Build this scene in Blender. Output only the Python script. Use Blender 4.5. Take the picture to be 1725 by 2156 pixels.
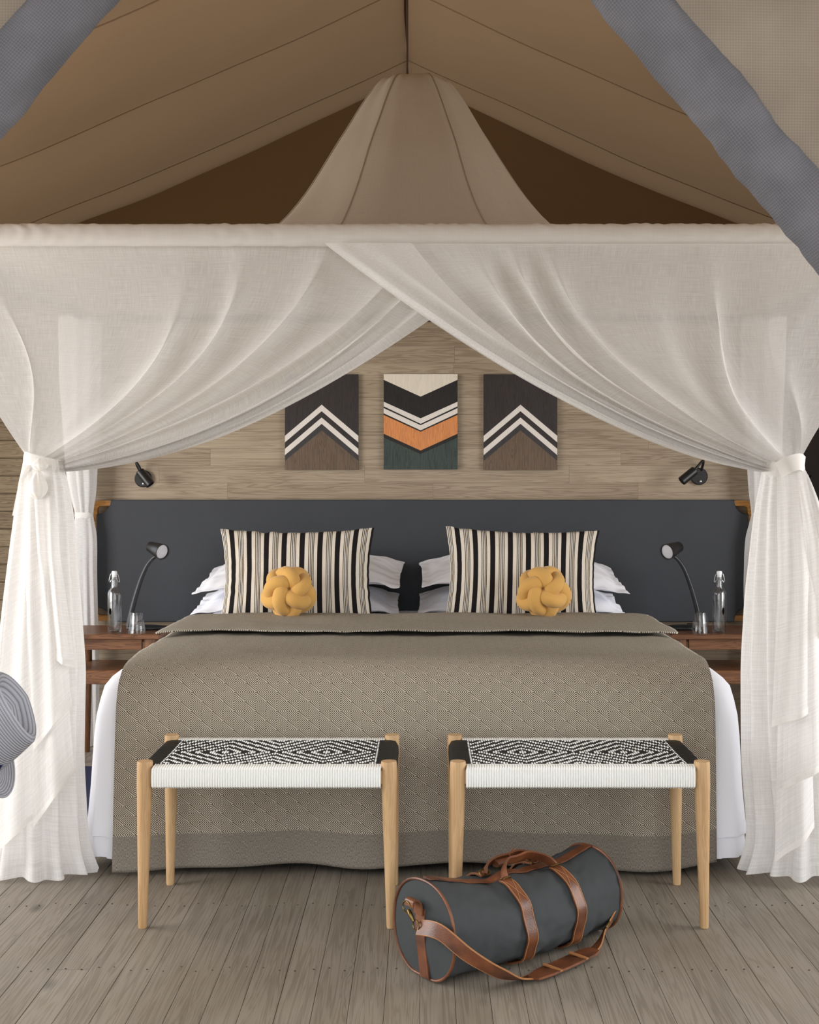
import bpy, bmesh, math, random
from mathutils import Vector, Matrix, noise

random.seed(7)
R = math.radians
PI = math.pi
scene = bpy.context.scene
COL = scene.collection
for o in list(bpy.data.objects):
    bpy.data.objects.remove(o)

# ------------------------------------------------------------------ camera
F_PX, CX, HY, CAMZ = 2600.0, 893.0, 1022.0, 1.25
cam_d = bpy.data.cameras.new('camera')
cam_d.sensor_fit = 'HORIZONTAL'
cam_d.sensor_width = 36.0
cam_d.lens = F_PX / 1725.0 * 36.0
cam_d.shift_x = (862.5 - CX) / 1725.0
cam_d.shift_y = (HY - 1078.0) / 1725.0
cam_d.clip_start = 0.05
cam = bpy.data.objects.new('camera', cam_d)
cam.location = (0, 0, CAMZ)
cam.rotation_euler = (R(90), 0, 0)
COL.objects.link(cam)
scene.camera = cam


def P(px, py, Y):
    """photo pixel -> world point at depth Y"""
    return Vector(((px - CX) * Y / F_PX, Y, CAMZ - (py - HY) * Y / F_PX))


# ------------------------------------------------------------------ world, light, exposure
world = bpy.data.worlds.new('world')
scene.world = world
world.use_nodes = True
wn = world.node_tree.nodes
wn['Background'].inputs['Color'].default_value = (0.95, 0.98, 1.0, 1)
wn['Background'].inputs['Strength'].default_value = 1.7
scene.view_settings.view_transform = 'Standard'
scene.view_settings.look = 'None'
scene.view_settings.exposure = 0.5
scene.view_settings.gamma = 1.0
scene.view_settings.use_curve_mapping = False


def area_light(name, loc, rot, sx, sy, energy, color=(1, 1, 1)):
    d = bpy.data.lights.new(name, 'AREA')
    d.shape = 'RECTANGLE'
    d.size, d.size_y = sx, sy
    d.energy = energy
    d.color = color
    o = bpy.data.objects.new(name, d)
    o.location, o.rotation_euler = loc, rot
    COL.objects.link(o)
    return o


# daylight entering by the open side of the tent (left) and the window in the other side
area_light('daylight_left_opening', (-3.3, 3.3, 1.40), (R(90), 0, R(-90)), 2.6, 1.7, 85, (1.0, 0.99, 0.98))
area_light('daylight_right_opening', (3.3, 3.1, 1.40), (R(90), 0, R(90)), 2.4, 1.7, 58, (0.98, 0.99, 1.0))

# ------------------------------------------------------------------ material helpers


def mat_new(name):
    m = bpy.data.materials.new(name)
    m.use_nodes = True
    nt = m.node_tree
    return m, nt, nt.nodes['Principled BSDF']


def N(nt, typ, **kw):
    n = nt.nodes.new(typ)
    for k, v in kw.items():
        if k in n.inputs.keys():
            n.inputs[k].default_value = v
        else:
            setattr(n, k, v)
    return n


def L(nt, a, b):
    nt.links.new(a, b)


def M(nt, op, a, b=None, c=None, clamp=False):
    n = nt.nodes.new('ShaderNodeMath')
    n.operation = op
    n.use_clamp = clamp
    for i, v in enumerate((a, b, c)):
        if v is None:
            continue
        if isinstance(v, (int, float)):
            n.inputs[i].default_value = v
        else:
            nt.links.new(v, n.inputs[i])
    return n.outputs[0]


def MIX(nt, fac, a, b):
    n = nt.nodes.new('ShaderNodeMix')
    n.data_type = 'RGBA'
    for idx, v in ((0, fac), (6, a), (7, b)):
        if isinstance(v, (int, float)):
            n.inputs[idx].default_value = v
        elif isinstance(v, tuple):
            n.inputs[idx].default_value = (*v[:3], 1)
        else:
            nt.links.new(v, n.inputs[idx])
    return n.outputs[2]


def ramp(nt, fac, stops):
    n = nt.nodes.new('ShaderNodeValToRGB')
    el = n.color_ramp.elements
    while len(el) < len(stops):
        el.new(0.5)
    for e, (p, c) in zip(el, stops):
        e.position = p
        e.color = (*c, 1) if len(c) == 3 else c
    nt.links.new(fac, n.inputs[0])
    return n.outputs[0]


def bump(nt, h, strength, dist, bsdf):
    b = nt.nodes.new('ShaderNodeBump')
    b.inputs['Strength'].default_value = strength
    b.inputs['Distance'].default_value = dist
    nt.links.new(h, b.inputs['Height'])
    nt.links.new(b.outputs[0], bsdf.inputs['Normal'])


def srgb(r, g, b):
    def f(c):
        c /= 255.0
        return c / 12.92 if c <= 0.04045 else ((c + 0.055) / 1.055) ** 2.4
    return (f(r), f(g), f(b))


def plain(name, col, rough=0.6, metal=0.0, spec=0.5, noise_amt=0.08, nscale=60, bmp=0.0):
    m, nt, b = mat_new(name)
    tc = N(nt, 'ShaderNodeTexCoord')
    nz = N(nt, 'ShaderNodeTexNoise', Scale=nscale, Detail=4.0)
    L(nt, tc.outputs['Object'], nz.inputs['Vector'])
    lo = tuple(c * (1 - noise_amt) for c in col)
    hi = tuple(min(1, c * (1 + noise_amt)) for c in col)
    L(nt, MIX(nt, nz.outputs[0], lo, hi), b.inputs['Base Color'])
    b.inputs['Roughness'].default_value = rough
    b.inputs['Metallic'].default_value = metal
    b.inputs['Specular IOR Level'].default_value = spec
    if bmp:
        bump(nt, nz.outputs[0], bmp, 0.002, b)
    return m


def wood(name, light, dark, axis=0, rough=0.55, stretch=18.0, scale=5.0, vary=0.25, knots=0.0, fine=0.35,
         stain=None, spec=0.4, contrast=1.0):
    """procedural board: grain along axis, each object with its own offset and tone"""
    m, nt, b = mat_new(name)
    tc = N(nt, 'ShaderNodeTexCoord')
    oi = N(nt, 'ShaderNodeObjectInfo')
    add = N(nt, 'ShaderNodeVectorMath', operation='ADD')
    L(nt, tc.outputs['Object'], add.inputs[0])
    off = N(nt, 'ShaderNodeVectorMath', operation='SCALE')
    cmb = N(nt, 'ShaderNodeCombineXYZ')
    for i in range(3):
        L(nt, M(nt, 'MULTIPLY', oi.outputs['Random'], (37.0, 61.0, 23.0)[i]), cmb.inputs[i])
    L(nt, cmb.outputs[0], add.inputs[1])
    mp = N(nt, 'ShaderNodeMapping')
    sc = [stretch, stretch, stretch]
    sc[axis] = 1.0
    mp.inputs['Scale'].default_value = sc
    L(nt, add.outputs[0], mp.inputs['Vector'])
    n1 = N(nt, 'ShaderNodeTexNoise', Scale=scale * 0.45, Detail=3.0, Distortion=1.2)
    L(nt, mp.outputs[0], n1.inputs['Vector'])
    rings = M(nt, 'SINE', M(nt, 'MULTIPLY', n1.outputs[0], 46.0))
    rings = M(nt, 'POWER', M(nt, 'MULTIPLY', M(nt, 'ADD', rings, 1.0), 0.5), 2.0)
    mp2 = N(nt, 'ShaderNodeMapping')
    sc2 = [stretch * 14, stretch * 14, stretch * 14]
    sc2[axis] = 3.0
    mp2.inputs['Scale'].default_value = sc2
    L(nt, add.outputs[0], mp2.inputs['Vector'])
    n2 = N(nt, 'ShaderNodeTexNoise', Scale=scale * 0.5, Detail=4.0)
    L(nt, mp2.outputs[0], n2.inputs['Vector'])
    n3 = N(nt, 'ShaderNodeTexNoise', Scale=2.2, Detail=3.0)
    L(nt, add.outputs[0], n3.inputs['Vector'])
    g = M(nt, 'ADD', M(nt, 'MULTIPLY', rings, 0.55 * contrast), M(nt, 'MULTIPLY', n2.outputs[0], fine))
    g = M(nt, 'ADD', g, M(nt, 'MULTIPLY', M(nt, 'SUBTRACT', n3.outputs[0], 0.5), 0.5))
    g = M(nt, 'ADD', g, M(nt, 'MULTIPLY', M(nt, 'SUBTRACT', oi.outputs['Random'], 0.5), vary * 2), clamp=True)
    col = MIX(nt, g, light, dark)
    if knots:
        mk = N(nt, 'ShaderNodeMapping')
        ks = [5.0, 5.0, 5.0]
        ks[axis] = 2.2
        mk.inputs['Scale'].default_value = ks
        L(nt, add.outputs[0], mk.inputs['Vector'])
        vo = N(nt, 'ShaderNodeTexVoronoi', Scale=1.0)
        L(nt, mk.outputs[0], vo.inputs['Vector'])
        kn = M(nt, 'SUBTRACT', 1.0, M(nt, 'MULTIPLY', vo.outputs['Distance'], 9.0), clamp=True)
        col = MIX(nt, M(nt, 'MULTIPLY', kn, knots), col, tuple(c * 0.3 for c in dark))
    if stain:
        ns = N(nt, 'ShaderNodeTexNoise', Scale=1.3, Detail=5.0, Roughness=0.65)
        wc = N(nt, 'ShaderNodeNewGeometry')
        L(nt, wc.outputs['Position'], ns.inputs['Vector'])
        f = M(nt, 'MULTIPLY', M(nt, 'SUBTRACT', ns.outputs[0], 0.45), 3.0, clamp=True)
        col = MIX(nt, M(nt, 'MULTIPLY', f, 0.6), col, stain)
    L(nt, col, b.inputs['Base Color'])
    b.inputs['Roughness'].default_value = rough
    b.inputs['Specular IOR Level'].default_value = spec
    bump(nt, M(nt, 'ADD', M(nt, 'MULTIPLY', rings, -0.4), n2.outputs[0]), 0.25, 0.0015, b)
    return m


def sheer(name, col, alpha, var, trans=0.5, pitch=230.0):
    """thin woven cloth: diffuse + translucent threads, gaps let light through"""
    m = bpy.data.materials.new(name)
    m.use_nodes = True
    nt = m.node_tree
    nt.nodes.clear()
    out = N(nt, 'ShaderNodeOutputMaterial')
    uv = N(nt, 'ShaderNodeUVMap')
    vals = []
    for sx, sy in ((pitch, 9.0), (9.0, pitch)):
        mp = N(nt, 'ShaderNodeMapping')
        mp.inputs['Scale'].default_value = (sx, sy, 1)
        L(nt, uv.outputs[0], mp.inputs['Vector'])
        nz = N(nt, 'ShaderNodeTexNoise', Scale=1.0, Detail=2.0)
        L(nt, mp.outputs[0], nz.inputs['Vector'])
        vals.append(nz.outputs[0])
    w = M(nt, 'ADD', M(nt, 'MULTIPLY', vals[0], 0.5), M(nt, 'MULTIPLY', vals[1], 0.5))
    a = M(nt, 'ADD', alpha, M(nt, 'MULTIPLY', M(nt, 'SUBTRACT', w, 0.5), var), clamp=True)
    c = MIX(nt, w, tuple(x * 0.94 for x in col), tuple(min(1, x * 1.04) for x in col))
    df = N(nt, 'ShaderNodeBsdfDiffuse')
    tr = N(nt, 'ShaderNodeBsdfTranslucent')
    L(nt, c, df.inputs[0])
    L(nt, c, tr.inputs[0])
    mx = N(nt, 'ShaderNodeMixShader')
    mx.inputs[0].default_value = trans
    L(nt, df.outputs[0], mx.inputs[1])
    L(nt, tr.outputs[0], mx.inputs[2])
    tp = N(nt, 'ShaderNodeBsdfTransparent')
    m2 = N(nt, 'ShaderNodeMixShader')
    L(nt, a, m2.inputs[0])
    L(nt, tp.outputs[0], m2.inputs[1])
    L(nt, mx.outputs[0], m2.inputs[2])
    L(nt, m2.outputs[0], out.inputs[0])
    return m


def cloth(name, col, rough=0.9, weave=900.0, amt=0.12, bmp=0.15, sheen=0.0, fold=0.0, trans=0.0):
    m, nt, b = mat_new(name)
    tc = N(nt, 'ShaderNodeTexCoord')
    w1 = N(nt, 'ShaderNodeTexNoise', Scale=weave, Detail=2.0)
    L(nt, tc.outputs['Object'], w1.inputs['Vector'])
    w2 = N(nt, 'ShaderNodeTexNoise', Scale=6.0, Detail=4.0)
    L(nt, tc.outputs['Object'], w2.inputs['Vector'])
    f = M(nt, 'ADD', M(nt, 'MULTIPLY', w1.outputs[0], 0.6), M(nt, 'MULTIPLY', w2.outputs[0], 0.4))
    L(nt, MIX(nt, f, tuple(c * (1 - amt) for c in col), tuple(min(1, c * (1 + amt)) for c in col)),
      b.inputs['Base Color'])
    b.inputs['Roughness'].default_value = rough
    b.inputs['Specular IOR Level'].default_value = 0.2
    b.inputs['Sheen Weight'].default_value = sheen
    h = w1.outputs[0]
    if fold:
        h = M(nt, 'ADD', h, M(nt, 'MULTIPLY', w2.outputs[0], fold))
    bump(nt, h, bmp, 0.002, b)
    return m


def canvas_mat(name, col, trans):
    m = cloth(name, col, weave=420, amt=0.08, bmp=0.1)
    nt = m.node_tree
    b = nt.nodes['Principled BSDF']
    out = [n for n in nt.nodes if n.type == 'OUTPUT_MATERIAL'][0]
    tr = N(nt, 'ShaderNodeBsdfTranslucent')
    tr.inputs[0].default_value = (*col, 1)
    mx = N(nt, 'ShaderNodeMixShader')
    mx.inputs[0].default_value = trans
    L(nt, b.outputs[0], mx.inputs[1])
    L(nt, tr.outputs[0], mx.inputs[2])
    L(nt, mx.outputs[0], out.inputs[0])
    return m


def glass(name, tint=(1, 1, 1), ior=1.5):
    """thin-walled clear glass: see-through, Fresnel reflections"""
    m = bpy.data.materials.new(name)
    m.use_nodes = True
    nt = m.node_tree
    nt.nodes.clear()
    out = N(nt, 'ShaderNodeOutputMaterial')
    tp = N(nt, 'ShaderNodeBsdfTransparent')
    tp.inputs[0].default_value = (*tint, 1)
    gl = N(nt, 'ShaderNodeBsdfGlossy', Roughness=0.03)
    geo = N(nt, 'ShaderNodeNewGeometry')
    dt = N(nt, 'ShaderNodeVectorMath', operation='DOT_PRODUCT')
    L(nt, geo.outputs['Incoming'], dt.inputs[0])
    L(nt, geo.outputs['Normal'], dt.inputs[1])
    f0 = ((ior - 1) / (ior + 1)) ** 2
    sch = M(nt, 'POWER', M(nt, 'SUBTRACT', 1.0, M(nt, 'ABSOLUTE', dt.outputs['Value'])), 5.0)
    fres = M(nt, 'ADD', f0, M(nt, 'MULTIPLY', sch, 1 - f0))
    mx = N(nt, 'ShaderNodeMixShader')
    L(nt, fres, mx.inputs[0])
    L(nt, tp.outputs[0], mx.inputs[1])
    L(nt, gl.outputs[0], mx.inputs[2])
    L(nt, mx.outputs[0], out.inputs[0])
    return m


# ------------------------------------------------------------------ mesh helpers
class MB:
    def __init__(self):
        self.v, self.f, self.uv = [], [], []

    def add(self, vf):
        V, F = vf[0], vf[1]
        n = len(self.v)
        self.v += [tuple(p) for p in V]
        self.f += [tuple(i + n for i in f) for f in F]
        if len(vf) > 2:
            self.uv += list(vf[2])
        return self

    def build(self, name, mat, parent=None, smooth=True, mods=None):
        me = bpy.data.meshes.new(name)
        me.from_pydata(self.v, [], self.f)
        if len(self.uv) == len(self.v) and self.uv:
            ul = me.uv_layers.new(name='UVMap')
            for lp in me.loops:
                ul.data[lp.index].uv = self.uv[lp.vertex_index]
        me.update()
        return link(name, me, mat, parent, smooth)


def link(name, me, mat, parent=None, smooth=True):
    if mat is not None and not me.materials:
        me.materials.append(mat)
    if smooth:
        for p in me.polygons:
            p.use_smooth = True
        me.set_sharp_from_angle(angle=R(42))
    o = bpy.data.objects.new(name, me)
    COL.objects.link(o)
    if parent is not None:
        o.parent = parent
        # geometry is written in world space: cancel the parent's offset
        o.matrix_parent_inverse = WORLD.get(parent.name, Matrix.Identity(4)).inverted()
    return o


WORLD = {}


def thing(name, label, cat, loc=(0, 0, 0), group=None, rotz=0.0):
    o = bpy.data.objects.new(name, None)
    o.empty_display_size = 0.1
    COL.objects.link(o)
    o.location = loc
    o.rotation_euler = (0, 0, rotz)
    WORLD[o.name] = Matrix.Translation(loc) @ Matrix.Rotation(rotz, 4, 'Z')
    tag(o, label, cat, group)
    return o


def tag(o, label, cat, group=None):
    o['label'] = label
    o['category'] = cat
    if group:
        o['group'] = group
    return o


def struct(o, label=None):
    o['kind'] = 'structure'
    if label:
        o['label'] = label
    return o


def solidify(o, th, offset=0):
    md = o.modifiers.new('thickness', 'SOLIDIFY')
    md.thickness = th
    md.offset = offset
    return o


def subsurf(o, lv=1):
    md = o.modifiers.new('smooth', 'SUBSURF')
    md.levels = md.render_levels = lv
    return o


def cbox(x0, x1, y0, y1, z0, z1, c=0.003):
    """box with chamfered edges"""
    V, idx = [], {}
    xs, ys, zs = (x0, x1), (y0, y1), (z0, z1)
    for i in (0, 1):
        for j in (0, 1):
            for k in (0, 1):
                sx, sy, sz = (1, -1)[i], (1, -1)[j], (1, -1)[k]
                for a in range(3):
                    p = [xs[i] + sx * c, ys[j] + sy * c, zs[k] + sz * c]
                    p[a] = (xs[i], ys[j], zs[k])[a]
                    idx[(i, j, k, a)] = len(V)
                    V.append(tuple(p))
    g = lambda i, j, k, a: idx[(i, j, k, a)]
    F = []
    for s in (0, 1):
        q = [g(s, 0, 0, 0), g(s, 1, 0, 0), g(s, 1, 1, 0), g(s, 0, 1, 0)]
        F.append(q if s else q[::-1])
        q = [g(0, s, 0, 1), g(0, s, 1, 1), g(1, s, 1, 1), g(1, s, 0, 1)]
        F.append(q if s else q[::-1])
        q = [g(0, 0, s, 2), g(1, 0, s, 2), g(1, 1, s, 2), g(0, 1, s, 2)]
        F.append(q if s else q[::-1])
    for i in (0, 1):
        for j in (0, 1):
            F.append((g(i, j, 0, 0), g(i, j, 1, 0), g(i, j, 1, 1), g(i, j, 0, 1)))
            F.append((g(i, 0, j, 0), g(i, 1, j, 0), g(i, 1, j, 2), g(i, 0, j, 2)))
            F.append((g(0, i, j, 1), g(1, i, j, 1), g(1, i, j, 2), g(0, i, j, 2)))
            for k in (0, 1):
                F.append((g(i, j, k, 0), g(i, j, k, 1), g(i, j, k, 2)))
    return V, F


def fixn(o):
    bm = bmesh.new()
    bm.from_mesh(o.data)
    bmesh.ops.recalc_face_normals(bm, faces=bm.faces)
    bm.to_mesh(o.data)
    bm.free()
    return o


def box(name, x0, x1, y0, y1, z0, z1, mat, parent=None, c=0.003):
    return fixn(MB().add(cbox(x0, x1, y0, y1, z0, z1, c)).build(name, mat, parent, smooth=False))


def frames(path, closed=False):
    n = len(path)
    T = []
    for i in range(n):
        if closed:
            d = path[(i + 1) % n] - path[i - 1]
        else:
            d = path[min(i + 1, n - 1)] - path[max(i - 1, 0)]
        T.append(d.normalized() if d.length > 1e-9 else Vector((0, 0, 1)))
    up = Vector((0, 0, 1)) if abs(T[0].z) < 0.9 else Vector((1, 0, 0))
    a = T[0].cross(up).normalized()
    out = []
    for t in T:
        a = (a - t * a.dot(t))
        a = a.normalized() if a.length > 1e-6 else t.orthogonal().normalized()
        out.append((t, a, t.cross(a)))
    return out


def tube(path, rad, n=10, closed=False, caps=True, flat=1.0):
    path = [Vector(p) for p in path]
    fr = frames(path, closed)
    V, F = [], []
    m = len(path)
    for i, (p, (t, a, b)) in enumerate(zip(path, fr)):
        r = rad[i] if isinstance(rad, (list, tuple)) else rad
        for k in range(n):
            an = 2 * PI * k / n
            V.append(p + a * (math.cos(an) * r) + b * (math.sin(an) * r * flat))
    for i in range(m if closed else m - 1):
        j = (i + 1) % m
        for k in range(n):
            l = (k + 1) % n
            F.append((i * n + k, i * n + l, j * n + l, j * n + k))
    if caps and not closed:
        F.append(tuple(range(n))[::-1])
        F.append(tuple((m - 1) * n + k for k in range(n)))
    return V, F


def lathe(prof, n=24, c=(0, 0, 0), axis=None):
    """prof: list of (r, z)"""
    V, F = [], []
    cx, cy, cz = c
    for r, z in prof:
        for k in range(n):
            a = 2 * PI * k / n
            V.append(Vector((cx + r * math.cos(a), cy + r * math.sin(a), cz + z)))
    for i in range(len(prof) - 1):
        for k in range(n):
            l = (k + 1) % n
            F.append((i * n + k, i * n + l, (i + 1) * n + l, (i + 1) * n + k))
    if prof[0][0] > 1e-6:
        F.append(tuple(range(n))[::-1])
    if prof[-1][0] > 1e-6:
        F.append(tuple((len(prof) - 1) * n + k for k in range(n)))
    if axis is not None:
        q = Vector((0, 0, 1)).rotation_difference(Vector(axis).normalized()).to_matrix()
        C = Vector(c)
        V = [q @ (v - C) + C for v in V]
    return V, F


def grid(fn, nu, nv, uvfn=None, closeu=False):
    V, F, U = [], [], []
    cols = nu if closeu else nu + 1
    for j in range(nv + 1):
        for i in range(cols):
            u, v = i / nu, j / nv
            V.append(fn(u, v))
            U.append(uvfn(u, v) if uvfn else (u, v))
    for j in range(nv):
        for i in range(nu):
            k = (i + 1) % cols if closeu else i + 1
            F.append((j * cols + i, j * cols + k, (j + 1) * cols + k, (j + 1) * cols + i))
    return V, F, U


def prism_xz(poly, y0, y1):
    n = len(poly)
    V = [(x, y0, z) for x, z in poly] + [(x, y1, z) for x, z in poly]
    F = [tuple(range(n)), tuple(range(n, 2 * n))[::-1]]
    for i in range(n):
        j = (i + 1) % n
        F.append((i, j, n + j, n + i))
    return V, F


def ribbon(path, wdir, width, th):
    """flat strap: path points, width direction per point"""
    path = [Vector(p) for p in path]
    fr = frames(path)
    V, F = [], []
    for i, p in enumerate(path):
        w = Vector(wdir[i]) if isinstance(wdir, list) else Vector(wdir)
        t = fr[i][0]
        w = (w - t * w.dot(t)).normalized()
        nn = t.cross(w).normalized()
        wd = width[i] if isinstance(width, list) else width
        for s, h in ((-1, -1), (1, -1), (1, 1), (-1, 1)):
            V.append(p + w * (s * wd / 2) + nn * (h * th / 2))
    for i in range(len(path) - 1):
        for k in range(4):
            l = (k + 1) % 4
            F.append((i * 4 + k, i * 4 + l, i * 4 + 4 + l, i * 4 + 4 + k))
    m = len(path) - 1
    F.append((3, 2, 1, 0))
    F.append((m * 4, m * 4 + 1, m * 4 + 2, m * 4 + 3))
    return V, F


def smooth_path(pts, n=8):
    """Catmull-Rom"""
    pts = [Vector(p) for p in pts]
    out = []
    for i in range(len(pts) - 1):
        p0 = pts[max(i - 1, 0)]
        p1, p2 = pts[i], pts[i + 1]
        p3 = pts[min(i + 2, len(pts) - 1)]
        for k in range(n):
            t = k / n
            out.append(0.5 * ((2 * p1) + (p2 - p0) * t + (2 * p0 - 5 * p1 + 4 * p2 - p3) * t * t +
                              (3 * p1 - p0 - 3 * p2 + p3) * t ** 3))
    out.append(pts[-1])
    return out


def interp(x, xs, ys):
    if x <= xs[0]:
        return ys[0]
    for a, b, p, q in zip(xs, xs[1:], ys, ys[1:]):
        if x <= b:
            t = (x - a) / (b - a)
            t = t * t * (3 - 2 * t) if False else t
            return p + (q - p) * t
    return ys[-1]


def nz(x, y=0.0, z=0.0):
    return noise.noise(Vector((x, y, z)))


def copy_thing(root, off, label=None, group=None):
    """a copy of a thing with its parts and sub-parts"""
    r = root.copy()
    COL.objects.link(r)
    r.location = Vector(root.location) + Vector(off)
    if label:
        r['label'] = label
    if group:
        r['group'] = group
    for ch in list(root.children):
        c = ch.copy()
        COL.objects.link(c)
        c.parent = r
        c.matrix_parent_inverse = ch.matrix_parent_inverse
        for g in ch.children:
            d = g.copy()
            COL.objects.link(d)
            d.parent = c
    return r


# ------------------------------------------------------------------ materials
MT = {}
MT['floor'] = wood('floor_boards', srgb(144, 135, 123), srgb(88, 78, 66), axis=1, rough=0.5, stretch=26, scale=2.6, fine=0.5,
                   vary=0.13, knots=0.8, stain=srgb(116, 102, 82), contrast=0.6)
MT['wallwood'] = wood('partition_boards', srgb(172, 156, 134), srgb(116, 98, 78), axis=0, rough=0.42, stretch=24,
                      scale=2.8, vary=0.14, contrast=0.7, fine=0.5)
MT['siding'] = wood('siding_boards', srgb(184, 164, 136), srgb(120, 101, 78), axis=0, rough=0.7, stretch=14, vary=0.15)
MT['oak'] = wood('bench_oak', srgb(203, 169, 126), srgb(158, 118, 76), axis=2, rough=0.5, stretch=22, scale=5, vary=0.2,
                 contrast=0.5)
MT['teak'] = wood('bedside_teak', srgb(128, 87, 58), srgb(70, 43, 28), axis=0, rough=0.4, stretch=16, vary=0.12)
MT['teak_leg'] = wood('bedside_teak_leg', srgb(134, 92, 60), srgb(80, 50, 30), axis=2, rough=0.4, stretch=16, vary=0.1)
MT['bracket'] = wood('headboard_frame_wood', srgb(196, 142, 74), srgb(128, 80, 32), axis=0, rough=0.5, stretch=12, vary=0.1)
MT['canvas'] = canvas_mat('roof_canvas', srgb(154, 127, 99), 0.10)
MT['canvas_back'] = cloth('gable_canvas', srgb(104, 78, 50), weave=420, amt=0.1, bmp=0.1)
MT['darkwall'] = plain('dark_cabinet', srgb(46, 32, 22), 0.6)
MT['net'] = sheer('net_roof', srgb(196, 183, 167), 0.93, 0.25, trans=0.15, pitch=260)
MT['curtain'] = sheer('curtain_muslin', srgb(250, 248, 246), 0.82, 0.6, trans=0.35)
MT['curtain_hem'] = sheer('curtain_hem', srgb(250, 247, 243), 0.93, 0.25, trans=0.3)
MT['sleeve'] = sheer('rail_sleeve', srgb(252, 246, 240), 0.97, 0.1, trans=0.25)
MT['white_cotton'] = cloth('white_cotton', srgb(242, 242, 248), weave=700, amt=0.015, bmp=0.05, fold=2.0)
MT['leather_grey'] = cloth('charcoal_leather', srgb(62, 64, 68), rough=0.62, weave=260, amt=0.2, bmp=0.2)
MT['black'] = plain('black_metal', srgb(20, 20, 22), 0.38, 0.0)
MT['lampface'] = plain('lamp_diffuser', srgb(214, 212, 216), 0.4)
MT['steel'] = plain('steel_wire', srgb(190, 190, 190), 0.25, 1.0)
MT['porcelain'] = plain('white_stopper', srgb(240, 240, 242), 0.25)
MT['glass'] = glass('clear_glass', (0.985, 0.99, 0.99), 1.9)
MT['water'] = glass('water', (0.98, 0.99, 0.99), 1.2)
MT['mustard'] = cloth('mustard_knit', srgb(204, 157, 86), weave=800, amt=0.08, bmp=0.25, sheen=0.2)
MT['bagcanvas'] = cloth('bag_canvas', srgb(64, 66, 67), weave=650, amt=0.16, bmp=0.25, fold=1.0)
MT['brass'] = plain('aged_brass', srgb(120, 100, 62), 0.35, 1.0)
MT['rug'] = cloth('navy_rug', srgb(34, 38, 62), weave=300, amt=0.4, bmp=0.5)
MT['navy'] = cloth('navy_ribbon', srgb(28, 32, 72), weave=900, amt=0.1)
MT['ground'] = plain('sandy_ground', srgb(150, 140, 118), 0.95, nscale=3)
MT['flap'] = None
MT['cord_w'] = plain('white_cord', srgb(238, 238, 234), 0.5, nscale=300)
MT['cord_b'] = plain('black_cord', srgb(10, 10, 11), 0.4, spec=0.25, nscale=300)
MT['print'] = plain('black_print', srgb(6, 6, 7), 1.0, spec=0.0)


def leather_brown():
    m, nt, b = mat_new('tan_leather')
    tc = N(nt, 'ShaderNodeTexCoord')
    n1 = N(nt, 'ShaderNodeTexNoise', Scale=14.0, Detail=5.0)
    n2 = N(nt, 'ShaderNodeTexVoronoi', Scale=320.0)
    L(nt, tc.outputs['Object'], n1.inputs['Vector'])
    L(nt, tc.outputs['Object'], n2.inputs['Vector'])
    L(nt, ramp(nt, n1.outputs[0], [(0.3, srgb(70, 38, 22)), (0.55, srgb(108, 62, 36)), (0.8, srgb(140, 86, 52))]),
      b.inputs['Base Color'])
    b.inputs['Roughness'].default_value = 0.42
    bump(nt, n2.outputs['Distance'], 0.25, 0.001, b)
    return m


MT['leather'] = leather_brown()
MT['leather_edge'] = plain('leather_edge_stitching', srgb(158, 106, 62), 0.6)


def flap_mat(name, c1, c2):
    m, nt, b = mat_new(name)
    uv = N(nt, 'ShaderNodeUVMap')
    sep = N(nt, 'ShaderNodeSeparateXYZ')
    L(nt, uv.outputs[0], sep.inputs[0])
    wx = M(nt, 'SINE', M(nt, 'MULTIPLY', sep.outputs[0], 2 * PI / 0.0052))
    wy = M(nt, 'SINE', M(nt, 'MULTIPLY', sep.outputs[1], 2 * PI / 0.0052))
    w = M(nt, 'MULTIPLY', M(nt, 'ADD', M(nt, 'ADD', wx, wy), 2.0), 0.25)
    n1 = N(nt, 'ShaderNodeTexNoise', Scale=9.0, Detail=5.0)
    L(nt, uv.outputs[0], n1.inputs['Vector'])
    f = M(nt, 'ADD', M(nt, 'MULTIPLY', w, 0.35), M(nt, 'MULTIPLY', n1.outputs[0], 0.65))
    L(nt, MIX(nt, f, c1, c2), b.inputs['Base Color'])
    b.inputs['Roughness'].default_value = 0.75
    b.inputs['Specular IOR Level'].default_value = 0.25
    bump(nt, w, 0.25, 0.0015, b)
    return m


MT['flap_roll'] = flap_mat('grey_mesh_roll', srgb(58, 58, 63), srgb(130, 128, 134))
MT['flap_panel'] = flap_mat('taupe_mesh_panel', srgb(112, 101, 90), srgb(158, 145, 131))


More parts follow.
